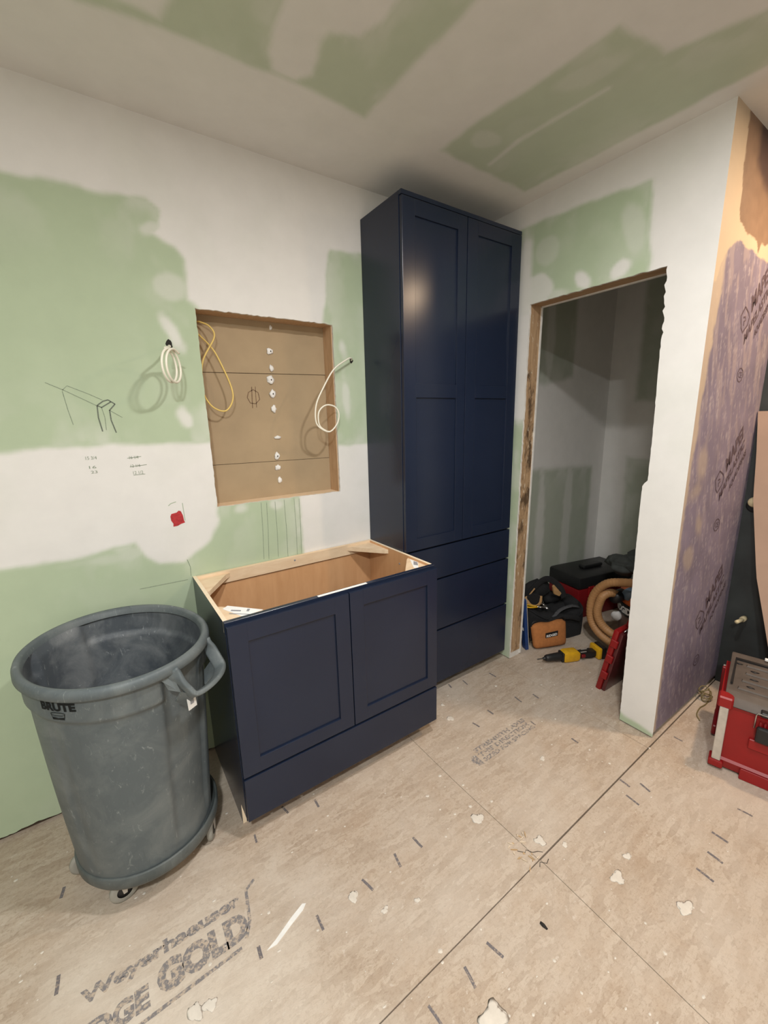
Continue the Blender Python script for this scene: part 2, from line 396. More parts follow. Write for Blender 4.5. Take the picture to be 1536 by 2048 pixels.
def make_wall(name, us, vsx, to3d, paint, mat, normal, hole=None, disp=None, thick=.0127, rim_mat=None, outer_rim=False, kind='structure', parent=None):
    us = np.asarray(us); vsx = np.asarray(vsx); nu, nv = len(us), len(vsx)
    U, V = np.meshgrid(us, vsx, indexing='ij'); col = paint(U, V)
    U2, V2 = (disp(U, V) if disp else (U, V))
    verts = [to3d(a, b) for a, b in zip(U2.ravel(), V2.ravel())]
    idx = np.arange(nu*nv).reshape(nu, nv)
    keep = np.ones((nu-1, nv-1), bool)
    if hole:
        uc = (us[:-1]+us[1:])/2; vc = (vsx[:-1]+vsx[1:])/2
        keep &= ~(((uc > hole[0]) & (uc < hole[1]))[:, None] & ((vc > hole[2]) & (vc < hole[3]))[None, :])
    F = []; edges = {}
    for i, j in zip(*np.nonzero(keep)):
        q = (int(idx[i,j]), int(idx[i+1,j]), int(idx[i+1,j+1]), int(idx[i,j+1])); F.append(q)
    cols = col.reshape(-1, 3); nF = len(F); mi = [0]*nF
    if hole or outer_rim:
        cnt = {}
        for q in F:
            for a, b in zip(q, q[1:]+q[:1]): k = (min(a,b), max(a,b)); cnt[k] = cnt.get(k, 0)+1
        bmap = {}; n = np.array(normal)
        for (a, b), c in cnt.items():
            if c != 1: continue
            if not outer_rim:
                ga, gb_ = (us[a//nv], vsx[a%nv]), (us[b//nv], vsx[b%nv])
                if not all(hole[0]-1e-6 <= g[0] <= hole[1]+1e-6 and hole[2]-1e-6 <= g[1] <= hole[3]+1e-6 for g in (ga, gb_)): continue
            for p in (a, b):
                if p not in bmap: bmap[p] = len(verts); verts.append(tuple(np.array(verts[p])-n*thick))
            F.append((a, b, bmap[b], bmap[a])); mi.append(1)
        cols = np.vstack([cols, np.tile(MUD*.9, (len(verts)-len(cols), 1))])
    o = mobj(name, verts, F, [mat, rim_mat or M['gypsum']], parent, midx=mi)
    ca = o.data.color_attributes.new('paint', 'FLOAT_COLOR', 'POINT')
    ca.data.foreach_set('color', np.hstack([cols, np.ones((len(cols), 1))]).astype(np.float32).ravel())
    if kind and parent is None: o['kind'] = kind
    return o
def lin(a, b, st): return list(np.linspace(a, b, max(2, int(round(abs(b-a)/st))+1)))
def grid(*segs):
    out = []
    for s in segs: out += s if not out else s[1:]
    return out

# ================================================================== THE ROOM
XL, YF = -1.75, -3.45          # left wall, wall behind the camera
W = 1.728; YE = -1.177; XS = 2.50; XC = 3.28; TH = .114
# ---- back wall (vanity wall) with the medicine-cabinet opening
NX0, NX1, NZ0, NZ1 = .1345, .7416, 1.1635, 1.9653
gb = [[(-3,2.30),(-.388,2.293),(-.265,2.301),(-.13,2.299),(.006,2.312),(.051,2.287),(.036,2.227),(.008,2.205),(.087,2.171),(.118,2.133),(.104,1.991),(.15,1.963),(.15,1.444),(-.22,1.45),(-.398,1.447),(-.53,1.441),(-3,1.44)],
      [(-3,1.05),(-.597,1.043),(-.403,1.037),(-.191,1.065),(-.163,1.007),(-.114,.964),(-.022,.944),(.088,1.023),(.134,1.106),(.137,1.19),(.515,1.19),(.519,.7),(1.9,.7),(1.9,-.1),(-3,-.1)],
      [(.733,2.261),(.747,2.284),(1.0,2.303),(1.0,1.402),(.781,1.398),(.72,1.40),(.72,1.958),(.689,1.965),(.71,2.05)]]
sb = [(.043,1.86,.026,.062,.45,.8),(.052,1.55,.026,.042,.25,.85),(.79,1.87,.022,.05,.2,.6),(.80,1.62,.02,.1,.05,.55),(.02,2.22,.05,.02,.3,.6),(.05,2.03,.06,.05,.4,.45),(.23,1.145,.03,.025,.2,.55),(.40,1.14,.03,.022,-.2,.55),(.50,1.10,.012,.05,0,.5),(.50,1.0,.012,.03,0,.45),(-.20,1.025,.06,.022,.2,.35),(-.32,1.015,.09,.018,0,.3)]
def paint_back(U, V): return board_paint(U, V, gb, sb)
def disp_back(U, V):
    U = U.copy(); V = V.copy(); jz = (fbm(U*60, V*60, 3)-.5)*.008
    for e in (NX0, NX1):
        k = (np.abs(U-e) < 1e-6) & (V > NZ0-1e-6) & (V < NZ1+1e-6); U = np.where(k, U+jz*.6, U)
    for e in (NZ0, NZ1):
        k = (np.abs(V-e) < 1e-6) & (U > NX0-1e-6) & (U < NX1+1e-6); V = np.where(k, V+jz*.9, V)
    k = V < .0161; V = np.where(k, V+(fbm(U*40, V*0+3)-.5)*.014, V)
    return U, V
wall_back = make_wall('wall_back', grid(lin(XL,-.8,.1), lin(-.8,NX0,.0085), lin(NX0,NX1,.0085), lin(NX1,.96,.0085), lin(.96,W,.1)),
    grid([.016,.03], lin(.03,.8,.04), lin(.8,NZ0,.0085), lin(NZ0,NZ1,.0085), lin(NZ1,2.36,.0085), lin(2.36,CEIL,.03)),
    lambda u, v: (u, 0, v), paint_back, M['drywall'], (0,-1,0), (NX0,NX1,NZ0,NZ1), disp_back, outer_rim=True)
box('bottom_plate', (XL,.013,0), (W,.10,.038), M['dark_plate'], wall_back)
mb = lambda u, v, h: (u, -h, v)
# medicine-cabinet niche: lumber frame and the brown backs of the boards behind
fr = .019
for nm, lo, hi in (('niche_frame', (NX0-fr-.002,.0128,NZ0-fr),(NX0-.002,.10,NZ1+fr)), ('niche_frame', (NX1-.003,.0128,NZ0-fr),(NX1+fr,.10,NZ1+fr)),
                   ('niche_frame', (NX0-.002,.0128,NZ1+.001),(NX1-.003,.10,NZ1+fr+.02)), ('niche_sill', (NX0-.002,.0128,NZ0-fr),(NX1-.003,.10,NZ0-.0005))):
    box(nm, lo, hi, M['pine'] if nm == 'niche_sill' else M['niche_wood'], wall_back, .001)
for a0, a1, b0, b1, yo in ((1.12,1.12,1.3365,1.3295,.100), (1.3385,1.3315,1.733,1.7455,.1015), (1.7355,1.748,2.02,2.02,.1005)):
    prism('niche_board', [(.09,a0),(.79,a1),(.79,b1),(.09,b0)], 1, yo, yo+.0127, M['brown_board'], wall_back)
box('niche_backing', (.05,.1145,1.08), (.83,.118,2.06), M['hole'], wall_back)
for k, (x, z, r) in enumerate(((.473,1.944,.008),(.462,1.84,.014),(.463,1.765,.012),(.454,1.713,.017),(.458,1.65,.015),(.457,1.581,.014),(.466,1.447,.015),(.456,1.358,.015),(.456,1.302,.013),(.462,1.24,.013))):
    rx = r*(1.5 if k == 6 else 1); rz = r*(.45 if k == 6 else 1.15)
    bl = blob('mud_blob', (x,.0985,z), (rx,.006,rz), M['mud'], wall_back, 2, .35, k)
    if k in (1,3,4,7): blob('screw_hole', (x+.001,.0915,z), (.003,.002,.004), M['hole'], bl, 1, .1, k)
mnb = lambda u, v, h: (u, .1015-h, v)
decal('pencil_mark', [stroke2d([(.338,1.632),(.345,1.655),(.368,1.668),(.39,1.655),(.395,1.625),(.375,1.605),(.35,1.608),(.338,1.632)],.004), stroke2d([(.362,1.68),(.358,1.585)],.004), stroke2d([(.379,1.682),(.377,1.588)],.003)], mnb, M['pencil_brown'], wall_back)
# pencil layout lines and the small sketch
vl = [((.326,1.159),(.316,.887)),((.352,1.156),(.340,.882)),((.392,1.155),(.387,.885)),((.437,1.157),(.435,.875)),((.487,1.158),(.484,.872)),((.513,1.154),(.506,.873))]
for i, (a, b) in enumerate(vl): decal('pencil_line', [stroke2d([a, ((a[0]+b[0])/2+.002,(a[1]+b[1])/2), b], .0020)], mb, M['pencil'], wall_back)
decal('pencil_line', [stroke2d([(-.199,.869),(-.019,.866)],.0025)], mb, M['pencil'], wall_back)
decal('pencil_line', [stroke2d([(-.012,.955),(-.003,.92),(-.005,.88)],.0025)], mb, M['pencil'], wall_back)
decal('pencil_sketch', [stroke2d(p, .0022) for p in ([(-.377,1.669),(-.33,1.645),(-.239,1.591)], [(-.333,1.645),(-.318,1.66),(-.26,1.633),(-.221,1.612)], [(-.334,1.642),(-.328,1.58),(-.32,1.526)], [(-.206,1.577),(-.167,1.549)], [(-.228,1.588),(-.222,1.55),(-.224,1.505)])], mb, M['pencil'], wall_back)
decal('pencil_sketch', [stroke2d(p, .0042) for p in ([(-.240,1.593),(-.22,1.608),(-.204,1.613)], [(-.204,1.613),(-.184,1.598)], [(-.184,1.598),(-.203,1.577)], [(-.239,1.592),(-.227,1.586),(-.196,1.606)], [(-.24,1.592),(-.242,1.55),(-.236,1.5)], [(-.204,1.577),(-.204,1.54),(-.194,1.494)])], mb, M['pencil_dark'], wall_back)
T = lambda s, x, z, wx, hz: place2d(text2d(s), x, z, wx, hz)
decal('pencil_numbers', [T('15 3/4', -.302,1.400,.034,.012), T('16', -.296,1.367,.022,.010), T('23', -.293,1.349,.02,.010)], mb, M['pencil'], wall_back)
decal('pencil_numbers', [T('16 1/4', -.165,1.393,.03,.012), stroke2d([(-.172,1.397),(-.125,1.401)],.002), T('12 1/4', -.165,1.361,.032,.011), stroke2d([(-.168,1.364),(-.11,1.368)],.002), T('12 1/2', -.160,1.334,.034,.012), stroke2d([(-.160,1.331),(-.12,1.332)],.002)], mb, M['pencil'], wall_back)
# outlet cut-out, red box filler showing, and the two cable holes
ro = prism('outlet_cutout', [(-.053,1.150),(-.048,1.160),(-.028,1.163),(-.020,1.170),(-.012,1.167),(-.006,1.148),(-.004,1.125),(-.001,1.117),(-.018,1.113),(-.030,1.107),(-.047,1.106),(-.045,1.118),(-.052,1.132)], 1, -.0012, .0, M['red_box'], wall_back, label='ragged red outlet box opening in white mud')
decal('pencil_outline', [stroke2d([(-.055,1.195),(-.045,1.203),(-.025,1.208)],.003), stroke2d([(-.002,1.20),(-.001,1.16),(.0,1.125)],.0025)], mb, M['pencil_light'], wall_back)
def hole_disc(c, r):
    blob('cable_hole', (c[0], -.0005, c[1]), (r, .0012, r*1.15), M['hole'], wall_back, 2, .25, int(c[0]*1000))
hole_disc((.024,1.822), .014); hole_disc((.838,1.808), .010)

# ---- door wall (perpendicular), rough opening to the closet
DY0, DY1, DZ = -.348, -1.017, 2.094
gr = [[(-.2,2.455),(-.34,2.475),(-.922,2.435),(-.947,2.05),(-.2,2.05)], [(-.25,1.50),(-.36,1.49),(-.36,-.1),(-.25,-.1)], [(-.98,-.05),(-.98,.055),(-1.02,.046),(-1.06,.040),(-1.12,.035),(-1.16,.026),(-1.19,.02),(-1.19,-.05)]]
sr = [(-.65,2.13,.028,.05,-.7,.9),(-.82,2.135,.042,.034,-.6,.9),(-.40,2.15,.10,.075,.3,.75),(-.33,2.0,.05,.5,0,.9),(-.50,2.10,.08,.03,0,.5),(-.45,2.32,.07,.06,.5,.3),(-.87,2.27,.05,.11,-.3,.35),(-.315,1.3,.012,.06,0,.4),(-.31,.55,.010,.05,0,.5),(-.312,.8,.008,.07,0,.4)]
def paint_right(U, V): return board_paint(U, V, gr, sr)
RE = np.array([(0,-1.024),(.65,-1.015),(1.205,-1.008),(1.225,-1.029),(1.47,-1.027),(1.77,-1.019),(1.9,-1.020),(2.094,-1.009)])
def disp_right(U, V):
    U = U.copy(); V = V.copy(); j = fbm(U*90+2, V*55, 3)-.5
    k = (np.abs(U-DY0) < 1e-6) & (V < DZ+1e-6); U = np.where(k, -.333-.030*V/DZ+j*.008, U)
    k = (np.abs(U-DY1) < 1e-6) & (V < DZ+1e-6); U = np.where(k, np.interp(V, RE[:,0], RE[:,1])+j*np.where(V > 1.78, .022, .005), U)
    k = (np.abs(V-DZ) < 1e-6) & (U < DY0+.04) & (U > DY1-.03); V = np.where(k, V+j*.008, V)
    return U, V
wall_right = make_wall('wall_right', grid(lin(YE,DY1-.028,.012), [DY1-.028,DY1], [DY1,DY1+.03], lin(DY1+.03,DY0-.03,.012), [DY0-.03,DY0], [DY0,DY0+.025], lin(DY0+.025,-.25,.012), lin(-.25,0,.06)),
    grid(lin(.006,.08,.008), lin(.08,DZ,.014), lin(DZ,2.52,.009), lin(2.52,CEIL,.02)),
    lambda u, v: (W, u, v), paint_right, M['drywall'], (-1,0,0), (DY1,DY0,-.1,DZ), disp_right)
# rough framing in the opening (leaning a little, as cut)
def lean_box(name, x0, x1, ya, yb, wd, z0, z1, mat):
    V = []
    for z, y in ((z0, ya), (z1, yb)): V += [(x0,y,z),(x1,y,z),(x1,y+wd,z),(x0,y+wd,z)]
    return mobj(name, V, [(3,2,1,0),(4,5,6,7),(0,1,5,4),(1,2,6,5),(2,3,7,6),(3,0,4,7)], mat, wall_right)
lean_box('jamb_stud', W+.0129, W+TH-.0129, -.3315, -.361, .036, .038, DZ+.04, M['jamb'])
lean_box('closet_drywall_edge', W+TH-.0127, W+TH, -.3345, -.364, .30, .006, DZ+.003, M['gypsum'])
box('header', (W+.0129, DY1-.03, DZ+.002), (W+TH-.0129, -.362, DZ+.09), M['stud_h'], wall_right)
box('closet_drywall_head', (W+TH-.0127, YE+.05, DZ-.004), (W+TH, -.06, CEIL), M['gypsum'], wall_right)
box('bottom_plate', (W+.0129, -.329, 0), (W+TH-.0129, -.02, .038), M['gypsum'], wall_right)
lean_box('jamb_stud', W+.0129, W+TH-.0129, -1.062, -1.056, .034, .0, DZ, M['jamb'])
box('closet_drywall_edge', (W+TH-.0127, YE+.115, .006), (W+TH, -1.024, DZ), M['gypsum'], wall_right)

# ---- membrane wall of the shower alcove
TANC = np.array(L(143,118,99)); PUR = np.array(L(133,124,143)); CREAM = np.array(L(206,188,164)); DARKP = np.array(L(84,66,66))
def paint_shower(U, V):
    n1 = fbm(U*40+V*8, V*7-U*6, 4); n2 = fbm(U*10+2, V*10+4); n3 = fbm(U*120+V*30, V*22, 3)
    c = PUR*(.80+.38*n2[...,None]); a = sstep(.50,.72,n1)*.55*(.35+.65*sstep(.6,2.0,V)); c = c*(1-a[...,None])+np.array(L(172,158,160))*a[...,None]
    a = sstep(.62,.75,n3)*.4; c = c*(1-a[...,None])+np.array(L(196,186,190))*a[...,None]
    nz = (fbm(U*18, V*18)-.5)
    def lay(c, sd, colr, f=.006, op=1): m = (op*sstep(f,-f,sd+nz*.03))[...,None]; return c*(1-m)+colr*m
    c = lay(c, sdpoly(U,V,[(1.70,3),(1.84,3),(1.83,2.3),(1.81,1.95),(1.775,1.6),(1.755,1.2),(1.745,0),(1.70,0)]), CREAM, .012, .75)
    c = lay(c, sdpoly(U,V,[(1.70,3),(2.6,3),(2.6,2.135),(2.25,2.15),(1.90,2.165),(1.82,2.12),(1.75,2.0),(1.70,2.0)]), CREAM, .004)
    tan = TANC*(.85+.3*fbm(U*25,V*25)[...,None])
    c = lay(c, sdpoly(U,V,[(1.84,3),(2.6,3),(2.6,2.22),(2.26,2.215),(2.17,2.205),(2.145,2.165),(2.11,2.20),(1.98,2.215),(1.90,2.235),(1.875,2.27),(1.885,2.33),(1.865,2.41),(1.86,2.5)]), tan, .003)
    c = lay(c, sdpoly(U,V,[(1.95,3),(2.6,3),(2.6,2.34),(2.1,2.40),(1.99,2.46)]), DARKP, .03, .9)
    for (x, z, rx, rz) in ((1.87,1.30,.05,.07),(1.84,1.18,.05,.03),(1.93,1.02,.03,.05),(1.86,.88,.05,.06)): c = lay(c, sdell(U,V,x,z,rx,rz,.3), np.array(L(180,164,150)), .02, .6)
    return c
wall_shower = make_wall('wall_shower', lin(W,XS,.0075), grid(lin(.03,2.0,.0085), lin(2.0,CEIL,.0065)), lambda u, v: (u, YE, v), paint_shower, M['membrane'], (0,-1,0))
# outside corner bead joins the two faces
ms = lambda u, v, h: (u, YE-h, v)
def shower_logo(dx, dz):
    q = lambda p: (p[0]+dx, p[1]+dz)
    ring = [(2.098,1.95),(2.148,1.931),(2.161,1.916),(2.152,1.884),(2.104,1.848),(2.081,1.865),(2.068,1.893),(2.060,1.91),(2.098,1.95)]
    items = [stroke2d([q(p) for p in ring], .007), stroke2d([q(p) for p in ((2.092,1.908),(2.115,1.912),(2.122,1.900),(2.104,1.892),(2.106,1.876))], .007)]
    def tx(s_, o, e, up, bold=.03):
        v, f = text2d(s_, bold); return [q((o[0]+u*(e[0]-o[0])+k*up[0], o[1]+u*(e[1]-o[1])+k*up[1])) for u, k in v], f
    items += [tx('MAPEI', (2.178,1.935), (2.34,2.09), (-.026,.062), .04), tx('MAPELASTIC', (2.142,1.80), (2.375,2.045), (-.012,.042)), tx('AQUADEFENSE', (2.258,1.83), (2.42,2.0), (-.012,.036))]
    decal('membrane_print', items, ms, M['membrane_ink'], wall_shower, .0008)
shower_logo(0, 0); shower_logo(-.012, -.700); shower_logo(.003, -1.40)
for (x, z) in ((2.155,1.675),(2.149,.984),(2.152,.258)):
    decal('membrane_print', [stroke2d([(x+.035*math.cos(t*.7), z+.030*math.sin(t*.7)) for t in range(10)], .005), place2d(text2d('CE'), x-.02, z-.012, .04, .025)], ms, M['membrane_ink'], wall_shower, .0008)
# ---- remaining walls
def slab(name, lo, hi, mat): o = box(name, lo, hi, mat); o['kind'] = 'structure'; return o
wall_end = slab('wall_shower_end', (XS, YF, 0), (XS+.1, YE, CEIL), M['dark_membrane'])
slab('wall_left', (XL-.1, YF, 0), (XL, .1, CEIL), M['plain_wall'])
slab('wall_front', (XL-.1, YF-.1, 0), (XS+.1, YF, CEIL), M['plain_wall'])
gcl = [[(1.5,1.15),(2.2,1.14),(2.75,1.12),(3.12,1.10),(3.12,-.1),(1.5,-.1)], [(1.9,3),(2.75,3),(2.75,1.80),(2.4,1.74),(1.9,1.78)]]
CG = np.array((.36,.40,.34))
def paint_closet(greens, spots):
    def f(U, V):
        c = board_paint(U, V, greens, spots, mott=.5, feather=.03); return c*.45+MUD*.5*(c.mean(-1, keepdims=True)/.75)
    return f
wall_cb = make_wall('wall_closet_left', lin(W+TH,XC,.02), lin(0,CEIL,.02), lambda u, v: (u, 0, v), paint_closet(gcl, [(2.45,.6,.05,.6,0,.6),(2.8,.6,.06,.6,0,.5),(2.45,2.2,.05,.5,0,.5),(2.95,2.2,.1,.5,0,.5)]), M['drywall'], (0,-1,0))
gcr = [[(-.20,1.17),(-.6,1.15),(-1.1,1.15),(-1.1,-.1),(-.22,-.1)], [(-.22,3),(-.6,3),(-.6,1.6),(-.22,1.62)]]
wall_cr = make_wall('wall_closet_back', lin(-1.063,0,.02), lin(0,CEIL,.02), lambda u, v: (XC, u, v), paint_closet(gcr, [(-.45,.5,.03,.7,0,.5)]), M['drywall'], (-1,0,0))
slab('wall_closet_right', (W+TH, YE+.0135, 0), (XC, -1.063, CEIL), M['plain_wall'])
# ---- ceiling
gc = [[(-.6,-.36),(-.3,-.365),(-.137,-.37),(-.017,-.392),(.144,-.397),(.284,-.405),(.442,-.415),(.70,-.398),(.696,-.5),(.712,-.918),(.71,-2.6),(.55,-2.6),(.548,-.812),(.546,-.746),(.517,-.664),(.438,-.632),(.428,-.589),(.459,-.472),(.421,-.425),(.348,-.424),(.311,-.484),(.297,-.602),(.27,-.8),(.1,-.8),(.048,-.489),(.036,-.421),(-.037,-.427),(-.2,-.42),(-.6,-.42)],
      [(1.051,-.408),(1.3,-.40),(1.614,-.39),(1.63,-.8),(1.646,-1.274),(1.66,-2.2),(1.45,-2.2),(1.405,-1.332),(1.32,-1.116),(1.107,-1.089),(1.089,-.826),(1.06,-.6)]]
def paint_ceiling(U, V):
    c = board_paint(U, V, gc, [(1.16,-.55,.06,.05,0,.35),(1.2,-.95,.05,.10,.3,.3)], [((1.30,-.45),(1.275,-.62),.02,.7),((1.275,-.62),(1.31,-.95),.02,.6)], feather=.016)
    return c*.74+MUD*.26     # skim-coated thinly all over
ceiling = make_wall('ceiling', grid(lin(XL,-.5,.1), lin(-.5,1.75,.011), lin(1.75,XC,.1)), grid(lin(YF,-1.7,.1), lin(-1.7,-.3,.011), lin(-.3,0,.05)), lambda u, v: (u, v, CEIL), paint_ceiling, M['drywall'], (0,0,-1))
# ---- floor: slab below and the subfloor boards with open seams
floor = slab('floor', (XL-.1, YF-.1, -.06), (XC+.1, .12, -.019), M['subfloor'])
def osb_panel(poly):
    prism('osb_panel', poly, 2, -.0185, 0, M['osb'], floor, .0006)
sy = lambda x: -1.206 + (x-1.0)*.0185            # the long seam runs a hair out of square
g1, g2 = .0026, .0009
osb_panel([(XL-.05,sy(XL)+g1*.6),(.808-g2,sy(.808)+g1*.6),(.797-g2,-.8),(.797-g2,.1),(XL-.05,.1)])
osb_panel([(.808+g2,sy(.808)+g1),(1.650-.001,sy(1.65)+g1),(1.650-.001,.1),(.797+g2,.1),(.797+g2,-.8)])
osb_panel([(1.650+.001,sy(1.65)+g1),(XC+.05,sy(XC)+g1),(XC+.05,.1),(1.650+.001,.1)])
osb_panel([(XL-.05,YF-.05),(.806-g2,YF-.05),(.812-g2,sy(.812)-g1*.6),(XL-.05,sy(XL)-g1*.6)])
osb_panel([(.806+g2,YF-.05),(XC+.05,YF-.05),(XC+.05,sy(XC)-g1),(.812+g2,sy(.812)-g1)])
# broken corner where the seams meet
rs = random.Random(5)
M['splinter'] = simple('fresh_splinter', L(190,160,122), .8, var=.2)
M['splinter_pale'] = simple('pale_splinter', L(206,190,168), .8, var=.15)
for k in range(20):
    x = .80+rs.uniform(-.045,.045); y = -1.165+rs.uniform(-.05,.055); a = rs.uniform(0, 3.1); l = rs.uniform(.004,.014); wd = rs.uniform(.0015,.004)
    c, s = math.cos(a), math.sin(a); pl = [(x-l*c,y-l*s),(x+wd*s,y-wd*c),(x+l*c,y+l*s),(x-wd*s*.8,y+wd*c*.8)]
    prism('splinter', pl, 2, .0001, .0022+rs.uniform(0,.003), M['splinter'] if k % 2 else M['splinter_pale'], floor)
decal('broken_edge', [stroke2d([(.772,-1.145),(.79,-1.165),(.80,-1.16),(.812,-1.18),(.83,-1.188),(.842,-1.20)],.0025), stroke2d([(.79,-1.225),(.805,-1.215),(.82,-1.232),(.838,-1.226)],.0025)], lambda u, v, h: (u, v, h), M['subfloor'], floor, .0004)
mf = lambda u, v, h: (u, v, h)
# nail-line dashes printed on the boards
dash = [(.405,-.921),(.276,-.927),(.099,-.932),(-.078,-.897),(.154,-.502),(-.567,-.354),(-.565,-.64),(.502,-.913),(1.368,-1.206-.02),(1.312,-1.283),(1.414,-1.285),(1.409,-1.541),(1.31,-1.558),(1.215,-1.56),(.486,-1.29),(.382,-1.291),(.253,-1.292),(1.604,-1.56),(1.511,-.386),(1.232,-.312),(1.326,-.34),(1.822,-1.25),(.02,-.55),(.27,-.55),(1.45,-.62),(1.55,-.66),(1.36,-.78),(1.25,-.60),(1.12,-.62),(1.42,-.97),(-.52,-1.0),(-.35,-1.3)]
for x, y in dash:
    a = math.pi/2+rs.uniform(-.25,.25); l = rs.uniform(.016,.027); c, s = math.cos(a)*l, math.sin(a)*l
    decal('nail_mark', [stroke2d([(x-c,y-s),(x+rs.uniform(-.001,.001),y),(x+c,y+s)], rs.uniform(.007,.010))], mf, M['ink_dark'], floor, .0004)
# board stamps
decal('board_stamp', [place2d(text2d('Weyerhaeuser', .05), -.512, -.748, .425, .050), place2d(text2d('EDGE', .06), -.525, -.842, .17, .060), place2d(text2d('GOLD', .07), -.335, -.838, .25, .082),
                      stroke2d([(-.62,-.874),(-.40,-.866),(-.28,-.862),(-.118,-.856)], .010), stroke2d([(-.100,-.84),(-.078,-.80),(-.070,-.75),(-.062,-.705),(-.03,-.688)], .010)], mf, M['ink'], floor, .0004)
decal('board_stamp', [place2d(text2d('STRENGTH AXIS', .05), .985, -.748, .36, .024), place2d(text2d('THIS DIRECTION', .05), .985, -.779, .35, .024), place2d(text2d('SIZED FOR SPACING', .04), .985, -.808, .36, .022),
                      ([(.930,-.772),(.945,-.752),(.972,-.752),(.972,-.812),(.945,-.806)], [(0,1,2,3,4)])], mf, M['ink'], floor, .0004)
# plaster drops: the larger ones singly, the crumbs as one
for k, (x, y, r) in enumerate(((.75,-.976,.022),(.372,-1.381,.045),(-.224,-.931,.016),(1.046,-.509,.016),(1.204,-.945,.014),(.971,-1.396,.024),(1.053,-1.562,.025),(.282,-1.021,.013),(-.26,-.923,.018),(.384,-1.059,.010),(1.086,-.408,.010),(.87,-1.17,.018),(.93,-1.23,.010),(1.07,-1.38,.016),(.22,-.93,.014))):
    blob('mud_drop', (x,y,.0003), (r,r*rs.uniform(.5,1.1),.0010), M['mud_floor'], floor, 3, .35, k+40)
prism('mud_smear', [(-.06,-.905),(-.03,-.895),(.03,-.868),(.075,-.852),(.085,-.858),(.07,-.870),(.02,-.888),(-.03,-.908)], 2, .0001, .0014, M['mud'], floor)
V, F = [], []
for k in range(420):
    x = rs.uniform(-.75,2.2); y = rs.uniform(-1.75,-.1); r = rs.choice((.002,.003,.003,.005,.007))*rs.uniform(.6,1.2); o = len(V); n = 6; ph = rs.uniform(0,6)
    el = rs.uniform(.5,1)
    V += [(x+r*math.cos(ph+q*math.pi/3)*rs.uniform(.7,1.2), y+el*r*math.sin(ph+q*math.pi/3)*rs.uniform(.7,1.2), .0004) for q in range(n)]+[(x,y,.0012+r*.15)]
    F += [(o+q, o+(q+1)%n, o+n) for q in range(n)]
tag(mobj('plaster_crumbs', V, F, M['mud_floor'], floor), kind='stuff')
blob('dark_chip', (.652,-1.335,.002), (.006,.013,.003), M['hole'], floor, 1, .3, 3)

# ---- ceiling downlights
for i, (x, y, pw, c, d) in enumerate(LAMPS):
    lab = ['white ceiling downlight in front of the vanity', 'bright white ceiling downlight behind the camera', 'warm ceiling downlight in the shower alcove'][i]
    t = thing('ceiling_downlight', lab, 'downlight', (x, y, CEIL), group='ceiling downlights')
    lathe('trim_ring', [(d/2+.002,-.004),(d/2+.004,-.012),(d/2+.02,-.008),(d/2+.025,-.001)], M['paper'], t, 40)
    V, F = lathe_data([(d/2+.003,-.003),(.0005,-.003)], 40); mobj('lens', V, F, glow(c, 4.0), t)
    ld = bpy.data.lights.new('downlight_lamp', 'AREA'); ld.shape = 'DISK'; ld.size = d*.9; ld.energy = pw; ld.color = c
    lo = bpy.data.objects.new('lamp', ld); COL.objects.link(lo); lo.parent = t; lo.location = (0,0,-.016)

# ================================================================== CABINETS
def shaker(name, x0, x1, z0, z1, y, thick, opens, parent, rec=.008):
    """door: slab with recessed panels; stiles and rails stand proud as pieces of their own. front at y"""
    yb = y+thick; nav = M['navy']
    d = box(name, (x0+.01, y+rec, z0+.01), (x1-.01, yb-.002, z1-.01), nav, parent)
    xa, xb = opens[0][0], opens[0][1]
    box('stile', (x0,y,z0),(xa,yb,z1), nav, d, .0016, 2); box('stile', (xb,y,z0),(x1,yb,z1), nav, d, .0016, 2)
    zs = sorted([(o[2], o[3]) for o in opens]); lo = z0
    for a, b in zs+[(z1, None)]:
        box('rail', (xa-.0016,y,lo),(xb+.0016,yb,a), nav, d, .0016, 2); lo = b
    return d
# ---- vanity
van = thing('vanity_cabinet', 'low navy vanity base cabinet with open top and two shaker doors', 'cabinet')
VW, D, HV = .914, -.536, .876
side = [(-.001,0),(-.462,0),(-.462,.09),(D+.0192,.09),(D+.0192,HV),(-.001,HV)]
prism('side_panel', side, 0, .0, .014, [M['pine_edge'], M['navy'], M['maple']], van, cap_mi=(1,2))
prism('side_panel', side, 0, VW-.015, VW-.001, [M['pine_edge'], M['maple'], M['navy']], van, cap_mi=(1,2))
box('back_panel', (.014,-.012,.09), (VW-.015,-.004,HV-.055), M['maple'], van)
box('back_rail', (.014,-.022,HV-.055), (VW-.015,-.004,HV), M['pine'], van, .0008)
box('bottom_panel', (.014,-.515,.10), (VW-.015,-.012,.115), M['maple'], van)
box('toe_kick', (.014,-.462,.001), (VW-.015,-.45,.099), M['navy'], van)
box('front_rail', (.0,D,HV-.04), (VW-.001,D+.019,HV), M['navy'], van, .001)
box('front_stile', (.0,D,.09), (.035,D+.019,HV-.0405), M['navy'], van); box('front_stile', (VW-.036,D,.09), (VW-.001,D+.019,HV-.0405), M['navy'], van)
box('front_stile', (.44,D,.2955), (.482,D+.019,HV-.0405), M['navy'], van)
box('front_rail', (.0355,D,.255), (VW-.0365,D+.019,.295), M['navy'], van)
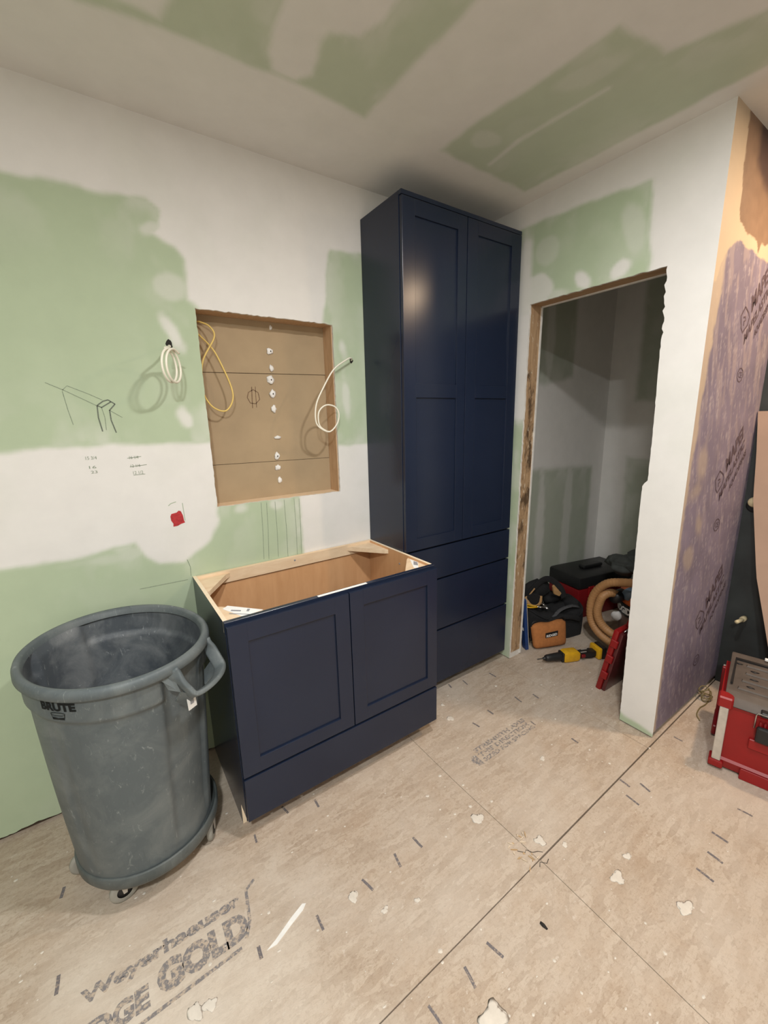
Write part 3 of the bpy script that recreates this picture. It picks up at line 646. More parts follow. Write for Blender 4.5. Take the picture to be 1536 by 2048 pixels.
for nm, pl in (('corner_brace', [(.014,-.022),(.15,-.022),(.128,-.04),(.03,-.185),(.014,-.195)]), ('corner_brace', [(VW-.015,-.022),(.755,-.022),(.775,-.04),(VW-.03,-.185),(VW-.015,-.195)]),
               ('corner_brace', [(.014,-.516),(.165,-.516),(.15,-.50),(.03,-.37),(.014,-.36)]), ('corner_brace', [(VW-.015,-.516),(.76,-.516),(.775,-.50),(VW-.03,-.37),(VW-.015,-.36)])):
    cb = prism(nm, pl, 2, HV-.032, HV-.011, M['pine'], van, .0008)
    if pl[0] == (.014,-.516):
        lb = prism('label', [(.028,-.395),(.05,-.378),(.145,-.490),(.07,-.500)][::-1], 2, HV-.0109, HV-.0100, M['paper'], cb)
        mm = lambda u, v, h: (.045+u*.062+v*.012, -.415-u*.055+v*.022-.02, HV-.0098)
        decal('label_print', [([(0,.2),(.45,.2),(.45,.6),(0,.6)],[(0,1,2,3)]), ([(.7,.3),(.82,.3),(.82,1.1),(.7,1.1)],[(0,1,2,3)]), ([(.0,-.7),(.9,-.7),(.9,-.5),(0,-.5)],[(0,1,2,3)])], mm, M['paper_grey'], cb)
    if pl[0] == (VW-.015,-.516):
        prism('label', [(VW-.02,-.38),(VW-.018,-.44),(.85,-.50),(.835,-.485)], 2, HV-.0109, HV-.0100, M['paper'], cb)
        decal('label_print', [([(.868,-.475),(.893,-.44),(.889,-.415),(.858,-.455)], [(0,1,2,3)])], lambda u, v, h: (u, v, HV-.0098), M['paper_grey'], cb)
box('tape_strip', (.341,D-.0005,HV+.0001), (.557,D+.014,HV+.0007), M['paper'], van)
for x in (.46,):
    blob('screw', (x,-.0222,HV-.02), (.005,.002,.005), M['paper_grey'], van, 2, .02)
blob('screw', (VW-.0155,-.29,HV-.06), (.002,.005,.005), M['paper_grey'], van, 2, .02)
shaker('door', .002, .459, .2785, .866, -.556, .0185, [(.067,.397,.338,.798)], van)
shaker('door', .463, .912, .2785, .866, -.556, .0185, [(.525,.856,.338,.800)], van)
box('drawer_front', (.002,-.556,.091), (.912,-.5375,.2685), M['navy'], van, .0016, 2)
# ---- tall linen cabinet
tall = thing('linen_cabinet', 'tall navy linen cabinet with two long doors above three drawers', 'cabinet', (0,0,0))
TX0, TX1, TT = .9145, 1.691, -.3235
box('body', (TX0,-.3035,.07), (TX1,-.001,2.444), M['navy'], tall, .001)
box('toe_kick', (TX0+.0,-.245,.001), (TX1,-.02,.0695), M['navy'], tall)
box('top_rail', (TX0,TT+.001,2.4265), (TX1,-.304,2.444), M['navy'], tall, .001)
shaker('door', TX0+.003, 1.2985, .8755, 2.4235, TT, .0185, [(.987,1.240,.935,1.614),(.987,1.240,1.678,2.360)], tall)
shaker('door', 1.3025, TX1-.001, .8755, 2.4235, TT, .0185, [(1.373,1.617,.937,1.615),(1.373,1.617,1.679,2.362)], tall)
for a, b in ((.693,.866),(.398,.683),(.074,.388)): box('drawer_front', (TX0+.003,TT,a), (TX1-.001,TT+.0185,b), M['navy'], tall, .0016, 2)

# ================================================================== WASTE BIN ON ITS DOLLY
CX, CY = -.297, -.372
BZ = .134
bin_ = thing('waste_bin', 'big dusty grey round waste bin beside the vanity', 'bin', (CX, CY, BZ))
ZR = .845-BZ                                   # rim height above the bin's base
BR, TR = .207, .262
OV = math.radians(-67)
def lerp(a, b, t): return a+(b-a)*max(0, min(1, t))
def can_r(r, h, t):
    k = max(0, min(1, h/ZR)); q = r*(1+.078*k*k*math.cos(2*(t-OV)))       # pulled oval towards the top
    return q
def wrap(a): return (a+math.pi) % (2*math.pi)-math.pi
HA = math.radians(-47); HB = HA+math.pi
def relief(h, t):
    """collar below the rim; sunken channels under the handles and between"""
    o = 0
    ch = 0
    for c, wd in ((HA-.03,.36),(HB,.36)):
        d = abs(wrap(t-c)); ch = max(ch, float(np.clip((wd-d)/.05+.5,0,1)))
    col = float(np.clip((h-(ZR-.112-.012*math.cos(t-HA)))/.012,0,1))
    o = .010*col*(1-ch)-.010*ch*float(np.clip((h-.03)/.03,0,1))*(1-float(np.clip((h-(ZR-.05))/.03,0,1)))
    for c in (HA-math.pi/2, HA+math.pi/2):
        d = abs(wrap(t-c)); e = float(np.clip((.07-d)/.03+.5,0,1)); o -= .004*e*float(np.clip((h-.03)/.03,0,1))*(1-float(np.clip((h-(ZR-.15))/.02,0,1)))
    return o
def can_wall(off):
    prof = []
    for h in [0,.006,.02]+list(np.linspace(.04,ZR-.135,9))+list(np.linspace(ZR-.13,ZR-.02,16)): prof.append((lerp(BR,TR-.006,h/ZR), h))
    return [(r+off, h) for r, h in prof]
rf = lambda off: (lambda r, h, t: can_r(r+relief(h, t), h, t))
SEG = 144
po = can_wall(0); pin = can_wall(-.004)
Vo, Fo = lathe_data(po, SEG, rf=rf(0)); Vi, Fi = lathe_data(pin, SEG, rf=rf(-.004))
nb = len(Vo)
bodyV = Vo+[(x,y,z) for x,y,z in Vo[:SEG]]; bo = mobj('body', Vo+[(0,0,0)], Fo+[(k,(k+1)%SEG,nb) for k in range(SEG)][::1], M['can'], bin_, True)
ni = len(Vi); Vi = [(x,y,max(z,.004)) for x,y,z in Vi]
mobj('inner_lining', Vi+[(0,0,.004)], Fi+[(k,(k+1)%SEG,ni) for k in range(SEG)], M['can_in'], bin_, True)
rimp = [(TR-.012,ZR-.022),(TR-.008,ZR-.006),(TR-.003,ZR),(TR+.005,ZR+.002),(TR+.012,ZR-.003),(TR+.0155,ZR-.012),(TR+.0155,ZR-.027),(TR+.013,ZR-.030),(TR+.004,ZR-.026),(TR+.0,ZR-.02)]
lathe('rim', rimp, M['can'], bin_, SEG, rf=lambda r, h, t: can_r(r, h, t))
def can_pt(t, h, out): r = can_r(TR, ZR, t)+out; return Vector((r*math.cos(t), r*math.sin(t), h))
for hc in (HA, HB):
    g = .30
    path = [can_pt(hc-g-.02, ZR-.020, .006), can_pt(hc-g+.01, ZR-.05, .020), can_pt(hc-g+.05, ZR-.085, .040), can_pt(hc-g+.085, ZR-.105, .052), can_pt(hc-.08, ZR-.108, .060), can_pt(hc+.08, ZR-.108, .060),
            can_pt(hc+g-.085, ZR-.105, .052), can_pt(hc+g-.05, ZR-.085, .040), can_pt(hc+g-.01, ZR-.05, .020), can_pt(hc+g+.02, ZR-.020, .006)]
    hd = tube('handle', catmull(path, 5), .01, M['can'], bin_, 14, flat=(.019,.008,(math.cos(hc)*.5,math.sin(hc)*.5,-.86)))
    for sg in (-1, 1):                           # gusset webs joining handle to collar
        a = hc+sg*(g+.055)
        web = [can_pt(a+sg*.10, ZR-.028, .004), can_pt(a-sg*.03, ZR-.028, .010), can_pt(a-sg*.055, ZR-.088, .028), can_pt(a+sg*.02, ZR-.075, .004), can_pt(a+sg*.05, ZR-.045, .002)]
        nn = Vector((math.cos(a), math.sin(a), 0))*.005
        Vw = web+[p-nn for p in web]; n5 = 5
        mobj('gusset', Vw, [tuple(range(5)), tuple(range(9,4,-1))]+[(i,(i+1)%5,5+(i+1)%5,5+i) for i in range(5)], M['can'], hd)
        low = [can_pt(hc+sg*(g-.09), ZR-.11, .052), can_pt(hc+sg*(g+.0), ZR-.085, .030), can_pt(hc+sg*(g+.0), ZR-.13, -.004), can_pt(hc+sg*(g-.10), ZR-.165, .0)]
        Vw = low+[p-nn for p in low]
        mobj('gusset', Vw, [(0,1,2,3),(7,6,5,4)]+[(i,(i+1)%4,4+(i+1)%4,4+i) for i in range(4)], M['can'], hd)
def mcan(t0, h0):
    def f(u, v, h):
        t = t0+u/TR; z = h0+v; r = can_r(lerp(BR,TR-.006,z/ZR)+relief(z, t), z, t)+h+.0006; return (r*math.cos(t), r*math.sin(t), z)
    return f
mt = mcan(math.radians(-138.5), .823-BZ-.052)
def densify(item, s=.004):
    bm = bmesh.new(); vs_ = [bm.verts.new((u, v, 0)) for u, v in item[0]]
    for f in item[1]:
        try: bm.faces.new([vs_[i] for i in f])
        except ValueError: pass
    bmesh.ops.triangulate(bm, faces=bm.faces)
    bmesh.ops.subdivide_edges(bm, edges=[e for e in bm.edges if e.calc_length() > .012], cuts=2)
    bmesh.ops.triangulate(bm, faces=bm.faces)
    out = ([(v.co.x, v.co.y) for v in bm.verts], [tuple(v.index for v in f.verts) for f in bm.faces] if not bm.verts.index_update() else 0); bm.free(); return out
decal('lettering', [densify(place2d(text2d('BRUTE', .05), 0, .008, .108, .026))], mt, M['can_ink'], bo)
ov = lambda a, b, cx, cy: [(cx+a*math.cos(q*math.pi/8), cy+b*math.sin(q*math.pi/8)) for q in range(17)]
decal('emblem', [stroke2d([(.030,.0005),(.034,-.017),(.070,-.017),(.074,.0005)],.002), stroke2d([(.030,.0005),(.041,.003),(.063,.003),(.074,.0005)],.002), stroke2d([(.031,-.004),(.041,-.0065),(.063,-.0065),(.073,-.004)],.0016),
                 ([(.0325,-.011),(.052,-.0135),(.0715,-.011),(.070,-.019),(.034,-.019)], [(0,1,2,3,4)])], mt, M['can_ink'], bo)
tg = mcan(math.radians(-56.0), .686-BZ)
lowr = lambda p: (p[0], p[1], p[2])
def mtag(u, v, h):
    a = math.radians(-60.5)+u/.29; r = .306+h; return (r*math.cos(a), r*math.sin(a), .680-BZ+v)
tq = [mtag(0,0,0),mtag(.028,0,0),mtag(.026,.058,0),mtag(-.002,.062,0)]; tb = [mtag(0,0,-.002),mtag(.028,0,-.002),mtag(.026,.058,-.002),mtag(-.002,.062,-.002)]
tgo = mobj('barcode_tag', tq+tb, [(0,1,2,3),(7,6,5,4),(0,4,5,1),(1,5,6,2),(2,6,7,3),(3,7,4,0)], M['paper'], bin_)
decal('barcode', [([(.007,.016+.003*i),(.019,.016+.003*i),(.019,.0178+.003*i),(.007,.0178+.003*i)],[(0,1,2,3)]) for i in range(10)], mtag, M['paper_grey'], tgo, .0008)
# dolly
dol = thing('bin_dolly', 'low round grey wheeled dolly under the waste bin', 'dolly', (CX+.008, CY+.006, 0))
lathe('deck_ring', [(.19,.124),(.211,.125),(.214,.148),(.219,.151),(.224,.146),(.2235,.114),(.218,.103),(.205,.100),(.10,.108),(.0005,.108),(.0005,.122),(.19,.124)], M['dolly'], dol, 96)
for k, (deg, rr, sw) in enumerate(((-126,.165,.12),(165,.215,.2),(-22,.195,1.2),(40,.19,2.0),(102,.19,2.6))):
    a = math.radians(deg); bx, by = rr*math.cos(a), rr*math.sin(a)
    c = lathe('caster', [(.0005,.1005),(.018,.1005),(.018,.090),(.010,.088),(.0005,.088)], M['steel'], dol, 16, (bx,by,0))
    dx, dy = math.cos(sw), math.sin(sw); nx, ny = -dy, dx
    for sg in (-1,1):
        V = []
        for wz, wx in ((.090,-.012),(.090,.014),(.036,.006),(.036,-.004)):
            for q in (.0115,.0135): V.append((bx+dx*(wx-.006)+nx*q*sg, by+dy*(wx-.006)+ny*q*sg, wz))
        mobj('fork', V, [(0,2,4,6),(7,5,3,1),(0,1,3,2),(2,3,5,4),(4,5,7,6),(6,7,1,0)], M['alu'], c)
    Vw, Fw = lathe_data([(.022,-.010),(.034,-.0105),(.0415,-.006),(.0415,.006),(.034,.0105),(.022,.010)], 28)
    Vw = [(bx-dx*.006+dx*x+nx*z, by-dy*.006+dy*x+ny*z, .0417+y) for x, y, z in Vw]
    mobj('wheel', Vw, Fw, M['wheel'], c, True)
    Vw, Fw = lathe_data([(.0005,-.009),(.023,-.0085),(.024,0),(.023,.0085),(.0005,.009)], 20)
    Vw = [(bx-dx*.006+dx*x+nx*z, by-dy*.006+dy*x+ny*z, .0417+y) for x, y, z in Vw]
    mobj('hub', Vw, Fw, M['black'], c, True)

# ================================================================== CABLES ON THE WALL
def cable(name, label, pts, r, mat, n=8):
    o = tube(name, catmull(pts, n), r, mat, None, 10); return tag(o, label, 'cable', 'loose electrical cables')
# coil left of the niche: two turns hanging in front of the wall
c1 = [(.024,.012,1.818),(.020,-.03,1.812),(.012,-.085,1.800)]
for k in range(23):
    a_ = math.pi/2+k*2*math.pi/10.5; h_ = .056*math.cos(a_); off = .000+.0014*k
    c1.append((-.013-.59*h_+off, -.145-.81*h_+.0005*k, 1.727+.058*math.sin(a_)))
cable('coiled_cable', 'short coiled white cable hanging from the hole left of the niche', c1, .0042, M['white_cable'])
cable('looped_cable', 'long yellow cable looping inside the open wall niche', [(.150,.085,1.935),(.165,.07,1.93),(.194,.05,1.912),(.205,.04,1.870),(.151,.035,1.778),(.137,.035,1.698),(.139,.035,1.638),(.170,.035,1.587),(.220,.035,1.572),(.254,.035,1.618),(.252,.04,1.681),(.212,.045,1.792),(.187,.05,1.836),(.160,.07,1.872),(.142,.085,1.895)], .0034, M['yellow_cable'])
cable('hanging_cable', 'thin white cable hanging from the hole right of the niche', [(.838,.006,1.808),(.832,-.015,1.810),(.810,-.045,1.812),(.779,-.06,1.803),(.703,-.065,1.754),(.645,-.065,1.673),(.602,-.065,1.593),(.597,-.065,1.513),(.633,-.065,1.477),(.673,-.062,1.471),(.714,-.058,1.511),(.722,-.056,1.558),(.700,-.054,1.587),(.654,-.054,1.591),(.617,-.056,1.559),(.616,-.058,1.501),(.648,-.058,1.474),(.672,-.057,1.468)], .0036, M['white_cable'])

# ================================================================== CLOSET CONTENTS
# brown canvas pouch
pc = thing('zip_pouch', 'tan canvas zip pouch standing on the closet floor', 'pouch', (2.055,-.405,0), math.radians(-22))
bm = bmesh.new(); NXp, NZp = 18, 12
def pouch_pt(u, v, s):
    zt = .172+.012*math.cos(u*2.6+.4)*abs(u)+.008*u-.010*math.exp(-(u/.35)**2)
    x = u*.128*(1-.03*math.cos(v*3)); z = .006+v*zt; e = (1-abs(u)**3.2)*(1-abs(2*v-1)**3.6)
    return (x, s*.032*max(0,e)**.5+.035*v, z)
for s in (-1, 1):
    G = [[bm.verts.new(pouch_pt(-1+2*i/NXp, j/NZp, s)) for j in range(NZp+1)] for i in range(NXp+1)]
    for i in range(NXp):
        for j in range(NZp): bm.faces.new((G[i][j],G[i+1][j],G[i+1][j+1],G[i][j+1]))
bmesh.ops.remove_doubles(bm, verts=bm.verts, dist=1e-5)
for v in bm.verts:                                # rounded corners
    u = v.co.x/.128; q = (v.co.z-.092)/.092; d = max(0, abs(u)-.8)*max(0, abs(q)-.72)
    v.co.x -= math.copysign(d*.9*.128*2.4, u); v.co.z -= math.copysign(d*.092*3.0, q)
po_ = bm_obj('body', bm, M['pouch'], pc, True)
mp_ = lambda u, v, h: (u, -.0325+.035*((v)/.172)-h-.001, v)
pl = prism('patch', [(-.048,.083),(.042,.091),(.042,.125),(-.048,.117)], 1, -.0165, -.0125, M['black'], pc)
decal('lettering', [place2d(text2d('RIDGID', .03), -.042, .091, .078, .018)], lambda u, v, h: (u, -.0168, v+u*.09), M['paper'], pl, 0)
tube('zip', catmull([(-.127,.03,.05),(-.128,.033,.12),(-.11,.035,.185),(0,.036,.172),(.11,.035,.19),(.128,.033,.12),(.127,.03,.05)],5), .004, M['black'], pc, 8)
# yellow and black cordless driver lying down
dr = thing('cordless_driver', 'yellow and black cordless driver lying on the closet floor', 'power tool', (2.04,-.575,.0), math.radians(-24))
lathe('bit', [(.0005,-.245),(.003,-.243),(.003,-.205),(.009,-.203),(.009,-.188)], M['black'], dr, 12, (0,0,.036), 'x')
lathe('nose', [(.0005,-.190),(.016,-.19),(.021,-.178),(.023,-.15),(.026,-.10),(.026,-.07)], M['black'], dr, 24, (0,0,.036), 'x')
auto_smooth(prism('motor_housing', [(-.075,.008),(-.06,.004),(.02,.004),(.035,.014),(.035,.058),(.02,.070),(-.055,.072),(-.075,.064)], 1, -.032, .030, M['yellow'], dr, .007, seg=2))
box('collar', (-.088,-.029,.006), (-.070,.029,.066), M['black'], dr, .008, 2)
auto_smooth(prism('grip', [(.03,-.022),(.12,-.020),(.155,-.026),(.155,.026),(.12,.018),(.03,.024)], 2, .014, .052, M['black'], dr, .007, seg=2))
box('trigger', (.045,-.034,.024), (.07,-.02,.044), M['red_dark'], dr, .003)
auto_smooth(box('battery_shoe', (.150,-.046,.004), (.178,.046,.078), M['yellow'], dr, .008, 2)); auto_smooth(box('battery', (.180,-.044,.002), (.212,.044,.080), M['black'], dr, .007, 2))
for q in (.03,.05): box('grip_pad', (.045,-.018,q+.0225), (.085,-.012,q+.0265), M['alu'], dr)
# black tool bag, open, with tools stuck in it
bg = thing('tool_bag', 'black fabric tool bag slumped open behind the tan pouch', 'bag', (2.272,-.235,0), math.radians(-25))
def bag_wall(rx, ry, z0, z1, s):
    V, F = [], []; n = 40; rows = 9
    for j in range(rows):
        t = j/(rows-1); z = z0+(z1-z0)*t
        for k in range(n):
            a = 2*math.pi*k/n; c, q = math.cos(a), math.sin(a); e = .6
            x = math.copysign(abs(c)**e, c)*rx*(1+.06*math.sin(t*3)+.03*math.sin(5*a+t*4)); y = math.copysign(abs(q)**e, q)*ry*(1+.08*math.sin(t*3+1)+.03*math.sin(7*a))
            V.append((x*s, y*s, z+(.04*math.sin(a*2+1)*t)))
    for j in range(rows-1):
        for k in range(n): F.append((j*n+k, j*n+(k+1)%n, (j+1)*n+(k+1)%n, (j+1)*n+k))
    return V, F, n, rows
V, F, n, rows = bag_wall(.215,.15,.002,.170,1); F.append(tuple(range(n)))
top0 = len(V)                                    # sagging top panel, open mouth folded in
for q, (sc_, zz) in enumerate(((.9,.185),(.7,.178),(.45,.172),(.2,.176))):
    for k in range(n):
        x, y, z = V[8*n+k]; V.append((x*sc_, y*sc_, zz+.012*math.sin(k*.9+q)+(z-.17)*.6*sc_))
for q in range(4):
    o0 = 8*n if q == 0 else top0+(q-1)*n; o1 = top0+q*n
    for k in range(n): F.append((o0+k, o0+(k+1)%n, o1+(k+1)%n, o1+k))
F.append(tuple(top0+3*n+k for k in range(n)))
mobj('body', V, F, M['black_fabric'], bg, True)
tube('rim_binding', [Vector(v) for v in V[8*n:9*n]], .007, M['black_fabric'], bg, 8, closed=True)
tube('strap', catmull([(.15,-.155,.13),(.06,-.17,.165),(-.04,-.155,.155),(-.10,-.15,.11),(-.12,-.155,.05)],6), .01, M['black_fabric'], bg, 8, flat=(.016,.004,(0,-1,.3)))
tube('buckle_strap', catmull([(.17,-.10,.20),(.10,-.11,.215),(.02,-.12,.20),(-.05,-.14,.16)],6), .01, M['webbing'], bg, 8, flat=(.012,.003,(0,-.5,1)))
for q, rr in (((.16,-.03,.19),.05),((-.17,.06,.19),.035),((.05,.07,.21),.06)): blob('flap', q, (rr,.06,.045), M['black_fabric'], bg, 2, .3, int(rr*999))
def pliers(loc, rz, tilt, colr, label):
    t = thing('pliers', label, 'pliers', loc, rz, 'hand tools in the black bag'); t.rotation_euler = (tilt, 0, rz)
    for sg in (-1,1):
        tube('handle', catmull([(0,0,.0),(sg*.012,0,.03),(sg*.02,0,.06),(sg*.016,0,.10)],4), .006, colr, t, 8)
        tube('jaw', [(0,0,.0),(-sg*.006,0,-.02),(-sg*.002,0,-.05)], .005, M['steel'], t, 8)
    lathe('pivot', [(.0005,-.007),(.008,-.007),(.008,.007),(.0005,.007)], M['steel'], t, 14, (0,0,0), 'y')
pliers((2.085,-.190,.226), .5, -1.45, M['yellow'], 'yellow-handled pliers at the left end of the black bag')
pliers((2.165,-.265,.226), -.4, -1.40, M['steel'], 'bare steel pliers poking from the black bag')
pliers((2.105,-.262,.226), 1.0, -1.45, M['yellow'], 'yellow-handled pliers nearest the tan pouch')
# leather tool belt lying over the bag
tb_ = thing('tool_belt', 'brown leather tool belt draped over the black bag', 'tool belt', (2.235,-.175,.245), math.radians(-22))
tube('strap', catmull([(-.13,-.03,.0),(-.10,-.05,.06),(-.05,-.05,.11),(.02,-.04,.14),(.08,-.05,.12),(.13,-.07,.06),(.15,-.08,.0)],6), .01, M['black_fabric'], tb_, 10, flat=(.022,.006,(0,-1,0)))
tube('strap_trim', catmull([(-.14,-.065,.02),(-.12,-.075,.055),(-.085,-.075,.095)],6), .005, M['leather'], tb_, 8)
tube('pocket', catmull([(-.15,-.07,.04),(-.13,-.09,-.01),(-.085,-.095,-.03),(-.045,-.09,-.01),(-.035,-.08,.035)],6), .008, M['leather'], tb_, 10, flat=(.010,.004,(0,-1,0)))
blob('pouch_bulk', (-.02,.0,.05), (.13,.055,.075), M['black_fabric'], tb_, 2, .25, 9)
prism('pocket_panel', [(-.145,.035),(-.13,-.012),(-.085,-.028),(-.05,-.01),(-.04,.03),(-.06,.055),(-.12,.06)], 1, -.085, -.06, M['black_fabric'], tb_, .003)
prism('flap', [(.04,.105),(.052,.115),(.115,.045),(.10,.022),(.055,.045),(.048,.07)], 1, -.10, -.085, M['leather'], tb_, .003)
# red toolbox at the back
rb = thing('red_toolbox', 'dark red toolbox with black lid against the closet back corner', 'toolbox', (2.87,-.195,0), math.radians(-12))
auto_smooth(box('body', (-.28,-.155,.0), (.28,.155,.235), M['red_dark'], rb, .012, 2))
auto_smooth(box('lid', (-.285,-.16,.236), (.285,.16,.33), M['black'], rb, .015, 2)); box('handle', (-.10,-.03,.331), (.10,.03,.36), M['black'], rb, .01, 2)
for x in (-.16,.16): box('latch', (x-.03,-.168,.17), (x+.03,-.156,.25), M['red_plastic'], rb, .003)
# wet/dry vacuum with tan hose, cloth on top
vc = thing('shop_vacuum', 'orange and grey shop vacuum with a tan hose in the closet', 'vacuum', (2.60,-.80,0), 0)
lathe('tank', [(.0005,.03),(.19,.03),(.205,.06),(.215,.20),(.215,.24)], M['vac_grey'], vc, 48)
lathe('drum_band', [(.215,.239),(.222,.24),(.222,.315),(.215,.316)], M['black'], vc, 48)
lathe('motor_head', [(.215,.315),(.222,.33),(.215,.37),(.17,.42),(.10,.45),(.0005,.455)], M['vac_orange'], vc, 48)
lv = lambda u, v, h: (.2235*math.cos(math.radians(123)+u/.2235), .2235*math.sin(math.radians(123)+u/.2235), v)
decal('lettering', [densify(place2d(text2d('RIDGID', .05), .0, .255, .16, .045))], lv, M['paper'], vc)
lathe('hose_port', [(.0005,-.05),(.035,-.05),(.04,-.03),(.04,.05),(.03,.06)], M['black'], vc, 24, (-.20,.155,.36), 'x')
lathe('port_cap', [(.0005,-.03),(.035,-.03),(.038,-.01),(.038,.03)], M['blue_hose_cap'], vc, 24, (-.17,.10,.385), 'x')
lathe('drain_cap', [(.0005,-.015),(.03,-.015),(.032,.01)], M['paper'], vc, 20, (-.17,.165,.21), 'x')
for a in range(4):
    q = math.radians(45+90*a); lathe('caster', [(.0005,0.0),(.022,.002),(.024,.02),(.012,.035)], M['black'], vc, 14, (.18*math.cos(q), .18*math.sin(q), 0))
hx = 2.30-2.60; hy = .80
hp = [(-.16,-1.0,.40),(-.22,-.95,.47),(-.27,-.88,.51)]+[(hx, y, z) for y, z in ((-.795,.518),(-.695,.496),(-.620,.465),(-.561,.401),(-.530,.319),(-.528,.228),(-.547,.163),(-.590,.115),(-.648,.085),(-.72,.065))]+[(hx+.03,-.80,.05),(hx+.1,-.86,.05)]
def hose(name, pts, r=.026):
    P = catmull([Vector((x, y+hy, z)) for x, y, z in pts], 12); n = len(P)
    return tube(name, P, [r*(1+.05*math.sin(i*2.2)) for i in range(n)], M['tan_hose'], vc, 16)
hose('hose', hp)
hose('hose', [(-.20,-.645,.37),(-.26,-.625,.392),(hx,-.600,.372),(hx-.01,-.585,.320),(hx-.015,-.580,.262),(hx-.01,-.594,.205),(hx,-.634,.158),(hx+.01,-.694,.135),(hx+.03,-.77,.14)])
tp = thing('folded_cloth', 'dark grey cloth bundled on top of the shop vacuum', 'cloth', (2.66,-.66,.468), .2)
for k, (q, r) in enumerate((((-.02,.10,.045),(.10,.11,.055)),((.02,-.02,.075),(.12,.12,.07)),((.05,-.12,.09),(.13,.10,.07)),((-.03,.03,.055),(.13,.12,.05)))): blob('fold', q, r, M['tarp'], tp, 3, .3, 30+k)
# red organiser case leaning by the opening
cs = thing('organiser_case', 'red organiser case with smoky lid leaning on its side in the closet', 'case', (1.885,-.808,0), 0); cs.rotation_euler = (math.radians(10.5), 0, math.radians(-2))
auto_smooth(box('tray', (0,-.030,0), (.38,0,.40), M['red_plastic'], cs, .008, 2))
auto_smooth(box('lid', (.006,-.052,.008), (.374,-.0305,.392), M['clear_lid'], cs, .006, 2))
for z in (.09,.20,.30): box('latch', (-.010,-.045,z), (.004,-.008,z+.045), M['red_plastic'], cs, .003)
tube('handle', catmull([(.10,-.022,.40),(.11,-.022,.435),(.19,-.022,.445),(.27,-.022,.435),(.28,-.022,.40)],5), .011, M['red_plastic'], cs, 10)
tube('handle_pin', [(.02,-.045,.405),(.09,-.045,.412)], .004, M['steel'], cs, 8)
# blue box level leaning behind the jamb, red and yellow tool above it
bl_ = thing('spirit_level', 'narrow blue spirit level leaning just inside the closet opening', 'level', (1.912,-.325,0), math.radians(-20)); bl_.rotation_euler = (0, math.radians(-6), math.radians(-20))
box('beam', (-.010,-.010,.0), (.012,.030,.36), M['blue'], bl_, .002); box('edge', (.0122,-.011,0), (.016,.031,.365), M['alu'], bl_, .001); box('vial', (-.014,.002,.14), (-.0122,.02,.16), M['paper'], bl_)
kn = thing('hand_tool', 'red and yellow handled tool just behind the closet jamb', 'tool', (1.955,-.235,.0), .3)
auto_smooth(box('handle', (-.02,-.02,.0), (.02,.02,.30), M['red_dark'], kn, .008, 2)); auto_smooth(box('grip', (-.024,-.024,.18), (.024,.024,.24), M['yellow'], kn, .008, 2)); box('blade_nose', (-.012,-.006,.301), (.012,.006,.36), M['steel'], kn)

# ================================================================== RIGHT-HAND CORNER
# modular red tool chest
ch = thing('tool_chest', 'bright red tool chest with dusty grey lid beside the purple wall', 'tool chest', (1.757,-1.392,0), math.radians(13))
# local: +x into the alcove (depth), -y along the front (width)
DPT, WID, HT = .41, .56, .345
bm = bmesh.new()
prof = [(.0,.0),(.0,.02)]
V = []
for z, ins in ((.012,.014),(.05,.004),(.06,.012),(.30,.006),(.315,.0)):
    V.append([(ins,-ins,z),(DPT-ins,-ins,z),(DPT-ins,-WID+ins,z),(ins,-WID+ins,z)])
vv = [[bm.verts.new(p) for p in r_] for r_ in V]
bm.faces.new(vv[0]); bm.faces.new(vv[-1])
for a, b in zip(vv, vv[1:]):
    for i in range(4): bm.faces.new((a[i], a[(i+1)%4], b[(i+1)%4], b[i]))
bo_ = bm_obj('body', bm, M['red_plastic'], ch)
for (x, y) in ((.0,-.10),(.0,-.36),(.30,-.10),(.30,-.36)): prism('foot', [(-.008,.0),(.07,.0),(.075,.02),(-.004,.05)] if x == 0 else [(.0,0),(.09,0),(.09,.05),(.0,.05)], 1, y, y-.10, M['red_plastic'], ch, .003).location.x = x
for y0, y1 in ((.006,-.045),(-.515,-.566)):
    prism('corner_cap', [(-.012,y0),(.045,y0),(.045,y1+.02),(.03,y1),(-.012,y1)], 2, .302, .352, M['red_plastic'], ch, .006)
    box('corner_foot', (-.010,min(y0,y1),.012), (.05,max(y0,y1),.045), M['red_plastic'], ch, .006, 2)
box('corner_rail', (-.006,-.034,.046), (.006,-.004,.302), M['alu'], ch, .002); box('corner_rail', (-.006,-.556,.046), (.006,-.526,.302), M['alu'], ch, .002)
box('corner_rail', (DPT-.04,-.002,.04), (DPT-.015,.010,.30), M['alu'], ch, .002)
box('rear_post', (DPT-.06,-.004,.02), (DPT-.041,.012,.305), M['red_dark'], ch, .003); box('side_foot', (.22,-.004,.01), (DPT-.03,.014,.06), M['red_dark'], ch, .005)
auto_smooth(prism('lid', [(-.004,.318),(.03,.345),(.06,.358),(DPT-.02,.372),(DPT,.372),(DPT,.316),(.0,.316)], 1, -.014, -WID+.014, M['lid_grey'], ch, .004, seg=2))
lidz = lambda x: .358+(x-.06)*.0426
for x0, x1, y0, y1 in ((.08,.10,-.05,-.5),(.15,.168,-.06,-.5),(.22,.236,-.07,-.5),(.29,.305,-.07,-.5)):
    V = [(x0,y0,lidz(x0)+.001),(x1,y0,lidz(x1)+.001),(x1,y1,lidz(x1)+.001),(x0,y1,lidz(x0)+.001)]
    V += [(x0+.003,y0-.003,lidz(x0)+.007),(x1-.003,y0-.003,lidz(x1)+.007),(x1-.003,y1+.003,lidz(x1)+.007),(x0+.003,y1+.003,lidz(x0)+.007)]
    mobj('lid_rib', V, [(4,5,6,7),(0,1,5,4),(1,2,6,5),(2,3,7,6),(3,0,4,7)], M['lid_grey'], ch)
